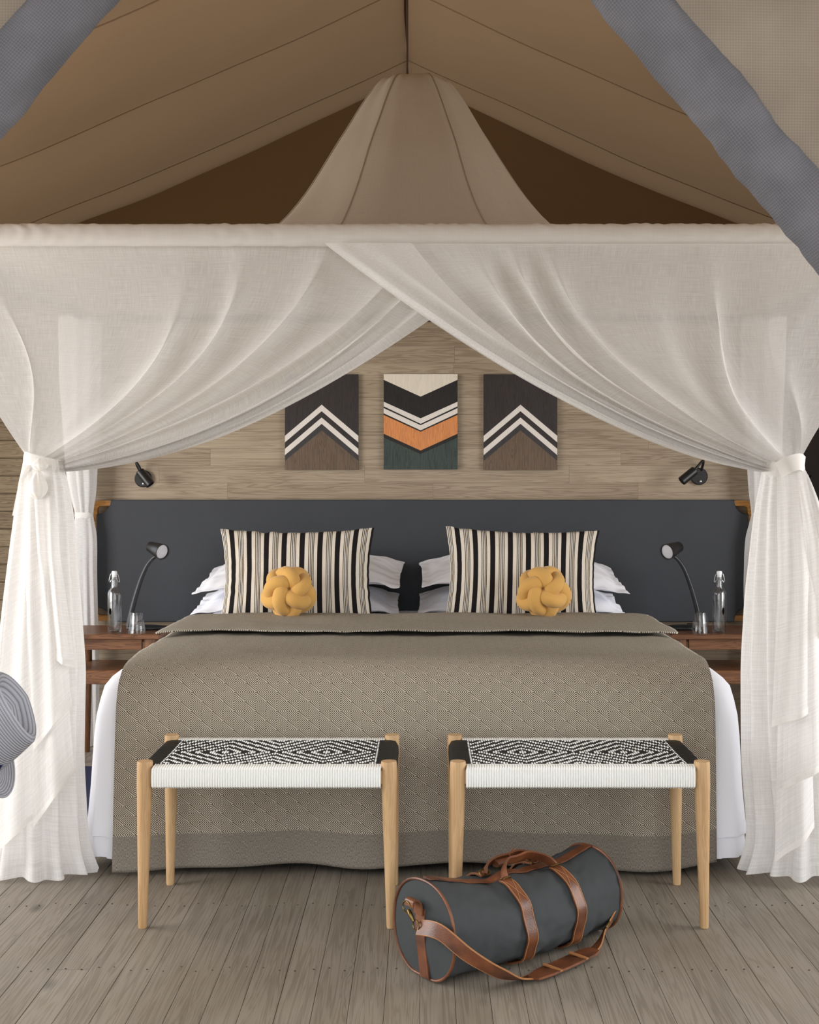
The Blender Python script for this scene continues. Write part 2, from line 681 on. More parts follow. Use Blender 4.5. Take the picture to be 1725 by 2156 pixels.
def blanket_mat():
    m, nt, b = mat_new('diamond_weave')
    uv = N(nt, 'ShaderNodeUVMap')
    sep = N(nt, 'ShaderNodeSeparateXYZ')
    L(nt, uv.outputs[0], sep.inputs[0])
    u, v = sep.outputs[0], sep.outputs[1]
    A, B = 0.0685, 0.0605
    # rotated lattice: p = u/A + v/B, q = u/A - v/B ; unit cells are the diamonds
    p = M(nt, 'ADD', M(nt, 'DIVIDE', u, A), M(nt, 'DIVIDE', v, B))
    q = M(nt, 'SUBTRACT', M(nt, 'DIVIDE', u, A), M(nt, 'DIVIDE', v, B))
    fp = M(nt, 'SUBTRACT', M(nt, 'FRACT', p), 0.5)
    fq = M(nt, 'SUBTRACT', M(nt, 'FRACT', q), 0.5)
    d = M(nt, 'MAXIMUM', M(nt, 'ABSOLUTE', fp), M(nt, 'ABSOLUTE', fq))
    ang = M(nt, 'DIVIDE', M(nt, 'ARCTAN2', fp, fq), 2 * PI)
    st = M(nt, 'FRACT', M(nt, 'ADD', M(nt, 'MULTIPLY', d, 10.0), ang))
    line = M(nt, 'LESS_THAN', st, 0.5)
    n1 = N(nt, 'ShaderNodeTexNoise', Scale=500.0, Detail=2.0)
    L(nt, uv.outputs[0], n1.inputs['Vector'])
    n2 = N(nt, 'ShaderNodeTexNoise', Scale=5.0, Detail=4.0)
    L(nt, uv.outputs[0], n2.inputs['Vector'])
    pat = MIX(nt, line, srgb(208, 198, 180), srgb(42, 37, 35))
    mpn = N(nt, 'ShaderNodeMapping')
    mpn.inputs['Scale'].default_value = (700, 160, 1)
    L(nt, uv.outputs[0], mpn.inputs['Vector'])
    n3 = N(nt, 'ShaderNodeTexNoise', Scale=1.0, Detail=2.0)
    L(nt, mpn.outputs[0], n3.inputs['Vector'])
    hem = ramp(nt, n3.outputs[0], [(0.3, srgb(92, 84, 76)), (0.7, srgb(158, 150, 138))])
    inhem = M(nt, 'LESS_THAN', v, 0.115)
    col = MIX(nt, inhem, pat, hem)
    col = MIX(nt, M(nt, 'MULTIPLY', n1.outputs[0], 0.12), col, srgb(112, 104, 94))
    L(nt, col, b.inputs['Base Color'])
    b.inputs['Roughness'].default_value = 0.95
    b.inputs['Specular IOR Level'].default_value = 0.15
    bump(nt, M(nt, 'ADD', M(nt, 'MULTIPLY', line, -0.5), n1.outputs[0]), 0.25, 0.002, b)
    return m


MT['blanket'] = blanket_mat()


def stripe_mat():
    m, nt, b = mat_new('striped_linen')
    uv = N(nt, 'ShaderNodeUVMap')
    sep = N(nt, 'ShaderNodeSeparateXYZ')
    L(nt, uv.outputs[0], sep.inputs[0])
    t = M(nt, 'FRACT', M(nt, 'DIVIDE', M(nt, 'ADD', sep.outputs[0], 0.0445), 0.0775))
    def band(a, c):
        return M(nt, 'MULTIPLY', M(nt, 'GREATER_THAN', t, a), M(nt, 'LESS_THAN', t, c))
    s = band(0.03, 0.32)
    for a in (0.53, 0.625, 0.72, 0.80):
        s = M(nt, 'MAXIMUM', s, band(a, a + 0.042))
    n1 = N(nt, 'ShaderNodeTexNoise', Scale=420.0, Detail=2.0)
    L(nt, uv.outputs[0], n1.inputs['Vector'])
    base = ramp(nt, n1.outputs[0], [(0.3, srgb(196, 184, 168)), (0.7, srgb(226, 216, 202))])
    L(nt, MIX(nt, s, base, srgb(28, 25, 25)), b.inputs['Base Color'])
    b.inputs['Roughness'].default_value = 0.92
    b.inputs['Specular IOR Level'].default_value = 0.15
    bump(nt, n1.outputs[0], 0.2, 0.002, b)
    return m


MT['stripe'] = stripe_mat()


def hat_mat():
    m, nt, b = mat_new('grey_straw_braid')
    uv = N(nt, 'ShaderNodeUVMap')
    sep = N(nt, 'ShaderNodeSeparateXYZ')
    L(nt, uv.outputs[0], sep.inputs[0])
    w = M(nt, 'ABSOLUTE', M(nt, 'SINE', M(nt, 'MULTIPLY', sep.outputs[1], PI / 0.0055)))
    st = M(nt, 'ABSOLUTE', M(nt, 'SINE', M(nt, 'MULTIPLY', sep.outputs[0], PI / 0.004)))
    f = M(nt, 'ADD', M(nt, 'MULTIPLY', M(nt, 'POWER', w, 0.5), 0.8), M(nt, 'MULTIPLY', st, 0.2))
    L(nt, MIX(nt, f, srgb(74, 74, 80), srgb(164, 164, 171)), b.inputs['Base Color'])
    b.inputs['Roughness'].default_value = 0.7
    bump(nt, w, 0.6, 0.002, b)
    return m


MT['hat'] = hat_mat()


def artwood(name, col, k=0.35, axis=2):
    return wood(name, tuple(min(1, c * (1 + k)) for c in col), tuple(c * (1 - k) for c in col), axis=axis, rough=0.5,
                stretch=12, scale=8, vary=0.05)


# ================================================================== SETTING
# ---- floor
BW = 0.0855
FY0, FY1 = -1.6, 7.75
fl = box('floor', -3.2, 3.2, FY0, FY1, -0.16, -0.03, MT['ground'], c=0.002)
struct(fl, 'wide floor of narrow weathered grey wooden boards')
plank_mesh = {}


def floor_plank(i, y0, y1):
    key = round(y1 - y0, 3)
    if key not in plank_mesh:
        hw = BW / 2 - 0.0005
        tmp = fixn(MB().add(cbox(-hw, hw, -key / 2, key / 2, -0.03, 0.0, 0.0008)).build('plank', MT['floor'], None, False))
        plank_mesh[key] = tmp.data
        bpy.data.objects.remove(tmp)
    o = bpy.data.objects.new('plank', plank_mesh[key])
    COL.objects.link(o)
    o.location = ((i + 0.5) * BW - 0.0525 + BW / 2, (y0 + y1) / 2, random.uniform(-0.0012, 0))
    o.parent = fl
    return o


nails = MB()
for i in range(-36, 36):
    if i % 7 == 3:
        j = 3.19 if i % 2 else 4.66
    else:
        j = random.choice((0.74, 1.23, 2.21, 5.15, 5.64))
    if abs(((i + 0.5) * BW - 0.0525 + BW / 2)) > 3.15:
        continue
    floor_plank(i, FY0, j - 0.0006)
    floor_plank(i, j + 0.0006, FY1)
    xc = (i + 0.5) * BW - 0.0525 + BW / 2
    for k in range(0, 4):
        y = 2.70 + 0.49 * k
        for dx in (-0.021, 0.021):
            nails.add(lathe([(0.0, 0.0003), (0.0022, 0.0002), (0.0026, -0.002)], 8,
                            (xc + dx + random.uniform(-.004, .004), y + random.uniform(-.018, .018), 0.0008)))
no = nails.build('nail_heads', plain('rusty_nail', srgb(70, 58, 48), 0.7), fl)
no['kind'] = 'stuff'

# ground outside the tent
gr = box('ground', -25, 25, -25, 25, -0.5, -0.3, MT['ground'], c=0.01)
struct(gr, 'sandy ground outside the tent')

# ---- back wall: siding boards + gable canvas
WY = 7.6
wb = box('wall_back', -3.1, 3.1, WY + 0.02, WY + 0.10, -0.03, 2.35, MT['siding'], c=0.002)
struct(wb, 'dark timber back wall clad in horizontal boards')
sp = 0.109
sid_me = None
for r in range(21):
    for (xa, xb) in ((-3.1, -2.0 + 0.3 * (r % 3)), (-2.0 + 0.3 * (r % 3), 0.2 - 0.4 * (r % 2)), (0.2 - 0.4 * (r % 2), 3.1)):
        o = box('board', xa + 0.001, xb - 0.001, WY, WY + 0.02, 0.002 + r * sp, (r + 1) * sp - 0.003, MT['siding'], None, 0.004)
        o.parent = wb

RIDGE_Z, RIDGE_X = 3.78, -0.098
EAVE_X = 3.3
RF0 = 0.5


def roof_z(ax, y):
    """height of the canvas at distance ax from the ridge"""
    z = RIDGE_Z - 0.475 * ax + 0.018 * ax * ax
    return z


def roof_pt(side):
    def fn(u, v):
        y = RF0 + (WY + 0.15 - RF0) * v
        ax = EAVE_X * u
        z = roof_z(ax, y)
        # canvas bellies between the seams (every 1.05 m)
        ph = ((y - 6.28) / 1.05) % 1.0
        bell = math.sin(PI * ph)
        z -= 0.035 * bell * math.sin(PI * min(1, u * 1.02)) ** 0.8
        z += 0.012 * nz(ax * 1.4 + y * 0.9, y * 0.5 - ax * 0.7, side * 3.1)
        z += 0.006 * nz(ax * 0.6 + y * 2.6, ax * 2.0 - y, 9 + side)
        return (RIDGE_X + side * ax, y, z)
    return fn


ce = bpy.data.objects.new('ceiling', None)
COL.objects.link(ce)
struct(ce, 'sloping tan canvas tent roof meeting at a centre ridge')
for sd in (-1, 1):
    o = MB().add(grid(roof_pt(sd), 60, 150)).build('roof_sheet', MT['canvas'], ce)
    # stitched seams running from ridge to eave
    for k in range(-5, 2):
        y = 6.28 + 1.05 * k
        if y > WY:
            continue
        pts = [Vector(roof_pt(sd)(t / 30, (y - RF0) / (WY + 0.15 - RF0))) + Vector((0, 0, -0.0015)) for t in range(31)]
        MB().add(ribbon(pts, (0, 1, 0), 0.014, 0.002)).build('roof_seam', MT['canvas'], ce)
rp = [(RIDGE_X, RF0 + i * 0.2, RIDGE_Z + 0.02) for i in range(37)]
MB().add(tube(rp, 0.022, 8)).build('ridge_pole', plain('ridge_pole_paint', srgb(58, 40, 26), 0.6), ce)

# gable canvas closing the back above the boards
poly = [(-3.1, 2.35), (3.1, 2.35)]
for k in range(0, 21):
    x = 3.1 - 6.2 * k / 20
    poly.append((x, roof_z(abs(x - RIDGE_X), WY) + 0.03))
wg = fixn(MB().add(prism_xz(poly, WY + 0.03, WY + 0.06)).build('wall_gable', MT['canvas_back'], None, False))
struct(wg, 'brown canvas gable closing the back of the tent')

# side walls: canvas with a wide open window each
for sd, nm in ((-1, 'wall_left'), (1, 'wall_right')):
    w = bpy.data.objects.new(nm, None)
    COL.objects.link(w)
    struct(w, 'canvas tent side wall with a wide open window')
    x0, x1 = (3.10, 3.14)
    zt = roof_z(3.1, 0) + 0.03
    def bx(y0, y1, z0, z1, n):
        o = box(n, min(sd * x0, sd * x1), max(sd * x0, sd * x1), y0, y1, z0, z1, MT['canvas'], None, 0.004)
        o.parent = w
    bx(2.2, WY + 0.1, -0.03, 0.45, 'canvas_panel')
    bx(2.2, WY + 0.1, 2.32, zt, 'canvas_panel')
    bx(2.2, 2.55, 0.45, 2.32, 'canvas_panel')
    bx(7.2 if sd < 0 else 5.45, WY + 0.1, 0.45, 2.32, 'canvas_panel')

# ---- headboard partition of horizontal boards
PY = 6.05
PX0, PX1, PZ1 = -1.64, 1.66, 2.14
wp = box('wall_partition', PX0, PX1, PY + 0.018, PY + 0.12, 0.0, PZ1 - 0.01, MT['wallwood'], c=0.002)
struct(wp, 'freestanding timber partition behind the bed, clad in pale boards')
pr = 36.0 * PY / F_PX
ztop = CAMZ - (764.5 - HY) * PY / F_PX + 4 * pr
JO = {0: (-.5, .4), 1: (-.9, .15, 1.0), 2: (P(955, 0, PY).x, -1.1), 3: (-1.0, 0.9), 4: (-.65, .85), 5: (P(1115, 0, PY).x, -.9),
      6: (-.4, 1.1), 7: (P(443, 0, PY).x, P(1308, 0, PY).x), 8: (P(335, 0, PY).x, P(768, 0, PY).x, P(1199, 0, PY).x),
      9: (P(479, 0, PY).x, P(912, 0, PY).x, P(1344, 0, PY).x)}
r = 0
while True:
    z1 = ztop - r * pr
    z0 = z1 - pr
    if z1 < 0.02:
        break
    js = sorted(JO.get(r - 2, (random.uniform(-1.1, -.3), random.uniform(.2, 1.1))))
    xs = [PX0] + list(js) + [PX1]
    for a, b_ in zip(xs, xs[1:]):
        o = box('plank', a + 0.0002, b_ - 0.0002, PY - random.uniform(0, .0008), PY + 0.018, max(z0 + 0.0002, 0.002),
                min(z1 - 0.0002, PZ1), MT['wallwood'], None, 0.0006)
        # move origin so that grain offset differs by board
        o.parent = wp
    r += 1

# dark wardrobe standing against the back wall, with bottles on its ledge
cab = thing('wardrobe', 'tall dark brown wardrobe standing against the back wall boards', 'wardrobe', (2.5, 7.35, 0))
box('side_panel', 1.93, 1.97, 7.1, 7.58, 0.0, 2.3, MT['darkwall'], cab)
box('side_panel', 3.02, 3.06, 7.1, 7.58, 0.0, 2.3, MT['darkwall'], cab)
box('back_panel', 1.97, 3.02, 7.55, 7.58, 0.0, 2.3, MT['darkwall'], cab)
box('top_panel', 1.93, 3.06, 7.1, 7.58, 2.3, 2.34, MT['darkwall'], cab)
SHZ = 1.07
box('shelf', 1.97, 3.02, 7.12, 7.55, SHZ - 0.03, SHZ, MT['darkwall'], cab)
box('lower_front', 1.97, 3.02, 7.12, 7.14, 0.06, SHZ - 0.035, MT['darkwall'], cab)
box('plinth', 1.97, 3.02, 7.14, 7.16, 0.0, 0.06, MT['darkwall'], cab)
darkglass = plain('dark_bottle_glass', srgb(10, 9, 9), 0.06)
for k, (bxp, hgt) in enumerate(((2.255, 0.24), (2.40, 0.28))):
    bt = thing('wine_bottle', ('dark glass bottle on the wardrobe shelf beside the white curtain',
                               'taller dark glass bottle on the wardrobe shelf')[k], 'bottle', (bxp, 7.25, SHZ), 'dark bottles on the wardrobe shelf')
    prof = [(0.0, 0.001), (0.034, 0.001), (0.037, 0.01), (0.037, hgt * .58), (0.03, hgt * .68), (0.014, hgt * .76), (0.013, hgt * .95)]
    MB().add(lathe(prof, 20, (bxp, 7.25, SHZ))).build('body', darkglass, bt)
    MB().add(lathe([(0.016, hgt * .95), (0.016, hgt), (0.0, hgt)], 16, (bxp, 7.25, SHZ))).build('cap', darkglass, bt)

# ---- front wall of the tent: taupe mesh panels with rolled grey door flaps
FLY = 2.2


APEX = Vector((-0.13, FLY, 2.655))


def flap(side):
    # the flap's rolled edge runs from the door apex down to the floor
    p_in = P(1275, 0, FLY) if side > 0 else P(205, 0, FLY)
    sl = (APEX.z - p_in.z) / (p_in.x - APEX.x)          # fall per metre
    a = APEX.copy()
    b_ = Vector((APEX.x + (APEX.z - 0.02) / sl, FLY, 0.02))
    nm = 'wall_front_right' if side > 0 else 'wall_front_left'
    w = bpy.data.objects.new(nm, None)
    COL.objects.link(w)
    struct(w, 'taupe mesh front panel of the tent, its door flap rolled back')
    d = (b_ - a)
    ln = d.length
    d.normalize()
    perp = Vector((d.z, 0, -d.x))
    if perp.x * side < 0:
        perp = -perp
    rad = 0.058

    def fn(u, v):
        p = a + d * (ln * v)
        s_ = ln * v
        an = 2 * PI * u
        rr = rad * (1 + 0.12 * nz(s_ * 9, math.cos(an) * 1.2, math.sin(an) * 1.2 + side) + 0.06 * nz(s_ * 36, an))
        c = p + perp * (rad * 0.98 + 0.006 * nz(s_ * 4, 2.0, side))
        q = c + perp * (math.cos(an) * rr) + Vector((0, 1, 0)) * (math.sin(an) * rr * 0.8) + Vector((0, 0.05, 0))
        q.z = max(q.z, 0.004)
        return q
    MB().add(grid(fn, 40, 220, lambda u, v: (u * 2 * PI * rad, v * ln))).build('rolled_flap', MT['flap_roll'], w)

    # mesh panel from the roll up to the roof and out to the side wall
    def fp(u, v):
        x = APEX.x + side * 0.01 + (side * 3.1 - APEX.x) * u
        z0 = max(0.0, APEX.z + 0.06 - abs(sl) * abs(x - APEX.x))
        z1 = roof_z(abs(x - RIDGE_X), FLY) - 0.05
        return (x, FLY + 0.045 + 0.012 * nz(x * 3, (z0 + (z1 - z0) * v) * 3, side * 2), z0 + (z1 - z0) * v)

    def fuv(u, v):
        q = fp(u, v)
        return (q[0], q[2])
    MB().add(grid(fp, 90, 60, fuv)).build('mesh_panel', MT['flap_panel'], w)
    return w


flap(1)
flap(-1)

# ================================================================== BED
bed = thing('bed', 'wide upholstered bed base with a mattress hidden under the white duvet', 'bed', (-0.02, 5.0, 0))
box('bed_base', -0.97, 0.93, 4.10, 5.98, 0.12, 0.36, MT['rug'], bed, 0.01)
box('mattress', -0.97, 0.93, 4.10, 5.98, 0.362, 0.60, MT['white_cotton'], bed, 0.04)
for (fx, fy) in ((-0.955, 4.11), (0.915, 4.11), (-0.95, 5.9), (0.91, 5.9)):
    MB().add(lathe([(0.0, 0.0), (0.028, 0.0), (0.038, 0.02), (0.04, 0.06), (0.032, 0.12)], 16, (fx, fy, 0.0))).build('foot', MT['black'], bed)


def rrect(hx, hy, r, n=10, m=26):
    """rounded rectangle with a fixed vertex count"""
    pts = []
    r = max(min(r, hx - 0.001, hy - 0.001), 0.001)
    for (sx, sy, a0) in ((1, 1, 0), (-1, 1, 90), (-1, -1, 180), (1, -1, 270)):
        for k in range(n + 1):
            a = R(a0 + 90 * k / n)
            pts.append((sx * (hx - r) + r * math.cos(a), sy * (hy - r) + r * math.sin(a)))
        # straight run to next corner
        nx, ny = {0: (-1, 1), 90: (-1, -1), 180: (1, -1), 270: (1, 1)}[a0]
        a = R(a0 + 90)
        e = (sx * (hx - r) + r * math.cos(a), sy * (hy - r) + r * math.sin(a))
        s = (nx * (hx - r) + r * math.cos(a), ny * (hy - r) + r * math.sin(a))
        for k in range(1, m):
            t = k / m
            pts.append((e[0] + (s[0] - e[0]) * t, e[1] + (s[1] - e[1]) * t))
    return pts


DCX, DCY, DHX, DHY = -0.022, 5.005, 1.072, 0.985
dprof = [(0.9, .646), (0.6, .648), (0.4, .65), (0.28, .651), (0.19, .651), (0.14, .649), (0.105, .643), (0.075, .630), (0.048, .610), (0.027, .582),
         (0.016, .54), (0.006, .49), (0.0, .42), (-0.004, .34), (-0.008, .26), (-0.014, .18), (-0.02, .115), (-0.0205, .108),
         (-0.012, .105), (-0.014, .08), (-0.018, .04)]
V, F = [], []
np_ = None
for ri, (ins, z) in enumerate(dprof):
    pts = rrect(DHX - ins, DHY - ins, max(0.02, 0.10 - ins * 0.4))
    np_ = len(pts)
    for k, (x, y) in enumerate(pts):
        low = max(0.0, (0.6 - z) / 0.6)
        a = k / np_
        wv = 0.010 * low * math.sin(2 * PI * a * 34 + 3 * nz(a * 9)) + 0.012 * low * nz(a * 40, z * 2)
        ln_ = math.hypot(x / DHX, y / DHY) + 1e-6
        nx, ny = (x / DHX / ln_, y / DHY / ln_)
        ztop_n = 0.012 * nz(x * 3, y * 3, 1.0) + 0.005 * nz(x * 9, y * 9) if z > 0.6 else 0.0
        V.append((DCX + x + nx * wv, DCY + y + ny * wv * (0.4 if y < 0 else 0), z + ztop_n + 0.008 * low * nz(a * 30, 5.0)))
for ri in range(len(dprof) - 1):
    for k in range(np_):
        l = (k + 1) % np_
        F.append((ri * np_ + k, ri * np_ + l, (ri + 1) * np_ + l, (ri + 1) * np_ + k))
F.append(tuple(range(np_)))
mb = MB()
mb.v, mb.f = V, F
du = fixn(mb.build('duvet', MT['white_cotton']))
tag(du, 'white cotton duvet hanging to the floor around the bed', 'duvet')

# blanket with a folded-back top
BX0, BX1 = -0.985, 0.932
prof = [(3.972, 0.012), (3.970, 0.10), (3.966, 0.20), (3.962, 0.32), (3.960, 0.44), (3.962, 0.53), (3.974, 0.585), (4.0, 0.63), (4.04, 0.66),
        (4.10, 0.676), (4.2, 0.680), (4.4, 0.682), (4.6, 0.683), (4.8, 0.684), (5.0, 0.685), (5.14, 0.686), (5.185, 0.690), (5.198, 0.700),
        (5.185, 0.710), (5.14, 0.713), (5.0, 0.710), (4.85, 0.706), (4.72, 0.703), (4.62, 0.700)]
path = smooth_path([(0, y, z) for y, z in prof], 5)
cum = [0]
for a, b_ in zip(path, path[1:]):
    cum.append(cum[-1] + (b_ - a).length)
NB, NU = len(path) - 1, 150


def blanket_pt(u, v):
    j = min(int(round(v * NB)), NB)
    p = path[j]
    x = BX0 + (BX1 - BX0) * u
    y, z = p.y, p.z
    s = cum[j]
    if s < 0.62:   # hanging front: soft folds towards the hem
        k = 1 - s / 0.62
        wv = math.sin(u * 2 * PI * 2.6 + 0.6) * 0.5 + math.sin(u * 2 * PI * 4.3 + 2.0) * 0.3
        y -= 0.030 * k * (0.35 + wv)
        z += k ** 2 * (0.012 - 0.018 * wv + 0.022 * math.exp(-((u - 0.47) / 0.07) ** 2))
        x += 0.012 * k * (u - 0.5) * 2
        z = max(z, 0.004)
    else:
        top = s > cum[17 * 5]
        z += 0.006 * nz(x * 4, y * 5, 2.0 + top) + 0.003 * nz(x * 12, y * 14, 4.0)
        # edges follow the duvet round its shoulder
        e = max(0, abs(x - DCX) - 0.86)
        z -= 0.9 * e * e
        if top:
            f = min(1, (s - cum[18 * 5]) / 0.5)
            y += 0.035 * f * nz(x * 2.2, 3.0) + 0.02 * f * nz(x * 6, 8.0)
            z += 0.010 * f * max(0, nz(x * 3.5, 11.0)) + 0.004 * f
            x += 0.02 * f * (u - 0.5) * 2
    return (x, y, z)


bl = MB().add(grid(blanket_pt, NU, NB, lambda u, v: (u * (BX1 - BX0), cum[min(int(round(v * NB)), NB)]))).build('blanket', MT['blanket'])
solidify(bl, 0.005, 0)
tag(bl, 'black and cream diamond-woven bed blanket with a plain grey hem', 'blanket')

# ================================================================== HEADBOARD
HBY = 6.0
hx0, hx1 = P(193, 0, HBY).x, P(1587, 0, HBY).x
hz1, hz0 = P(0, 1054, HBY).z, P(0, 1307, HBY).z
hb = thing('headboard', 'long charcoal leather headboard panel slung on a wooden frame', 'headboard', ((hx0 + hx1) / 2, HBY, hz0))


def frame_ring(hx, hz, r, w):
    pts = rrect(hx, hz, r, 10, 14)
    n = len(pts)
    inner = rrect(hx - w, hz - w, max(0.012, r - w * 0.8), 10, 14)
    V, F = [], []
    cx, cz = (hx0 + hx1) / 2, (hz0 + hz1) / 2
    for ring, y in ((pts, 0), (inner, 0), (inner, 0.032), (pts, 0.032)):
        for (x, z) in ring:
            V.append((cx + x, HBY + y, cz + z))
    for a in range(4):
        b_ = (a + 1) % 4
        for k in range(n):
            l = (k + 1) % n
            F.append((a * n + k, a * n + l, b_ * n + l, b_ * n + k))
    return V, F


o = fixn(MB().add(frame_ring((hx1 - hx0) / 2, (hz1 - hz0) / 2, 0.040, 0.026)).build('wooden_frame', MT['bracket'], hb, False))
o['label'] = 'warm brown wooden frame showing at the cut corners'
# panel with concave notched corners, softly padded
px0, px1 = P(204, 0, HBY).x, P(1576, 0, HBY).x
pz1, pz0 = P(0, 1053, HBY).z + 0.002, P(0, 1308, HBY).z - 0.002
RN = 0.070
out = []
for (cx_, cz_, a0) in ((px1, pz1, 270), (px0, pz1, 0), (px0, pz0, 90), (px1, pz0, 180)):
    arc = [(cx_ + RN * math.cos(R(a0 - 90 * k / 10)), cz_ + RN * math.sin(R(a0 - 90 * k / 10))) for k in range(11)]
    out += arc
V, F = [], []
n = len(out)
ccx, ccz = (px0 + px1) / 2, (pz0 + pz1) / 2
for (ins, y) in ((0.0, HBY - 0.001), (0.0, HBY - 0.006), (0.004, HBY - 0.011)):
    for (x, z) in out:
        V.append((x - math.copysign(ins, x - ccx), y, z - math.copysign(ins, z - ccz)))
for a in range(2):
    for k in range(n):
        l = (k + 1) % n
        F.append((a * n + k, a * n + l, (a + 1) * n + l, (a + 1) * n + k))
F.append(tuple(2 * n + k for k in range(n)))
F.append(tuple(range(n)))
mb = MB()
mb.v, mb.f = V, F
fixn(mb.build('leather_panel', MT['leather_grey'], hb, False))
# hanging brackets to the partition
for x in (hx0 + 0.25, 0.0, hx1 - 0.25):
    box('wall_bracket', x - 0.02, x + 0.02, HBY + 0.03, PY - 0.002, 0.8, 0.86, MT['black'], hb)

# ================================================================== PILLOWS


def cushion(w, h, th, pinch, nu=44, nv=30, flange=0.0, seed=0.0, wr=0.004, sag=0.0):
    """inflated cushion in local XZ plane (x right, z up, front = -y); returns V,F,UV"""
    V, F, U = [], [], []
    def half(sgn):
        base = len(V)
        for j in range(nv + 1):
            for i in range(nu + 1):
                a, b_ = -1 + 2 * i / nu, -1 + 2 * j / nv
                ea, eb = 1.0, 1.0
                fa, fb = a, b_
                if flange:
                    # outer band lies flat
                    k = 1 - flange
                    fa = max(-1, min(1, a / k))
                    fb = max(-1, min(1, b_ / k))
                pr_ = (max(0, 1 - abs(fa) ** 2.3) * max(0, 1 - abs(fb) ** 2.3)) ** 0.55
                x = w / 2 * a * (1 - pinch * (1 - b_ * b_) * abs(a))
                z = h / 2 * b_ * (1 - pinch * 1.2 * (1 - a * a) * abs(b_))
                edge = max(abs(a), abs(b_))
                y = -sgn * (th / 2 * pr_ + 0.0015)
                y += wr * 2.0 * nz(a * 3 + seed, b_ * 3, sgn) * pr_
                y += wr * nz(a * 9 + seed, b_ * 6, 3 + sgn) * (0.3 + edge)
                if flange and edge > 1 - flange:
                    y += 0.016 * nz(a * 6 + seed, b_ * 6, 7.0) * (edge - (1 - flange)) / flange
                x += 0.004 * nz(b_ * 8 + seed, 1.0) * abs(a) ** 6
                z += 0.006 * nz(a * 8 + seed, 5.0) * abs(b_) ** 6
                z -= sag * (1 - a * a) * (b_ + 1) / 2
                V.append(Vector((x, y, z)))
                U.append((w / 2 * a + w / 2, h / 2 * b_ + h / 2))
        for j in range(nv):
            for i in range(nu):
                q = (base + j * (nu + 1) + i, base + j * (nu + 1) + i + 1, base + (j + 1) * (nu + 1) + i + 1, base + (j + 1) * (nu + 1) + i)
                F.append(q if sgn > 0 else q[::-1])
        return base
    b0, b1 = half(1), half(-1)
    rim = [(0, i) for i in range(nu + 1)] + [(j, nu) for j in range(1, nv + 1)] + [(nv, i) for i in range(nu - 1, -1, -1)] + [(j, 0) for j in range(nv - 1, 0, -1)]
    ids = [j * (nu + 1) + i for j, i in rim]
    for k in range(len(ids)):
        l = (k + 1) % len(ids)
        F.append((b0 + ids[l], b0 + ids[k], b1 + ids[k], b1 + ids[l]))
    return V, F, U


def place(vfu, loc, rx=0, ry=0, rz=0):
    m = Matrix.Translation(loc) @ Matrix.Rotation(rz, 4, 'Z') @ Matrix.Rotation(ry, 4, 'Y') @ Matrix.Rotation(rx, 4, 'X')
    return ([m @ Vector(v) for v in vfu[0]],) + tuple(vfu[1:])


PIL = 'white pillows stacked against the headboard'
for k, (cxp, sd) in enumerate(((630, 'under the striped cushion with the knot at its centre'), (1092, 'under the striped cushion with the knot at its edge'))):
    xx = (cxp - CX) * 5.68 / F_PX
    for lv in (0, 1):
        vfu = cushion(0.93, 0.50, 0.115, 0.02, flange=0.09, seed=3.7 * k + 9 * lv, wr=0.008)
        for vv in vfu[0]:      # soft ends droop
            e_ = abs(vv.x) / 0.465
            vv.y += (0.040 if lv else 0.030) * e_ ** 3.5 + 0.012 * nz(vv.x * 9, vv.z * 7, k + 2 * lv)
        # lie down: local z -> depth
        rx = R(-80 if lv else -84)
        o = MB().add(place(vfu, (xx + (0.012 if lv else 0), 5.68 + 0.01 * lv, 0.735 + 0.128 * lv), rx, R(2 * (k * 2 - 1) * lv), R((-2, 2)[k] * (1 if lv else -.6)))).build('pillow', MT['white_cotton'])
        subsurf(o, 1)
        tag(o, ('lower' if lv == 0 else 'upper') + ' white pillow of the stack ' + ('beside the brighter window bedside table' if False else sd), 'pillow', PIL)

for k, (cxp, rot, lean) in enumerate(((626, -0.4, 14), (1099, 1.4, 14))):
    vfu = cushion(0.665, 0.435, 0.15, 0.075, nu=60, nv=40, seed=21.0 + 5 * k, wr=0.005)
    Y = 5.30
    o = MB().add(place(vfu, ((cxp - CX) * Y / F_PX, Y, 0.853), R(-lean), R(rot), R((2, -2)[k]))).build('striped_cushion', MT['stripe'])
    tag(o, ('black and cream striped cushion with the yellow knot near its middle', 'black and cream striped cushion with the yellow knot near its outer side')[k],
        'cushion', 'striped cushions on the bed')


def knot(R0, rt, squash, nseg=260):
    pts = []
    for i in range(nseg):
        t = 2 * PI * i / nseg
        lon = 3 * t
        pol = R(72) + R(46) * math.cos(5 * t)      # angle away from the pole that faces out
        rr = R0 + 0.40 * rt * math.sin(10 * t)
        x = rr * math.sin(pol) * math.cos(lon)
        y = rr * math.sin(pol) * math.sin(lon)
        z = rr * math.cos(pol) * squash
        pts.append(Vector((x, y, z)))
    return pts


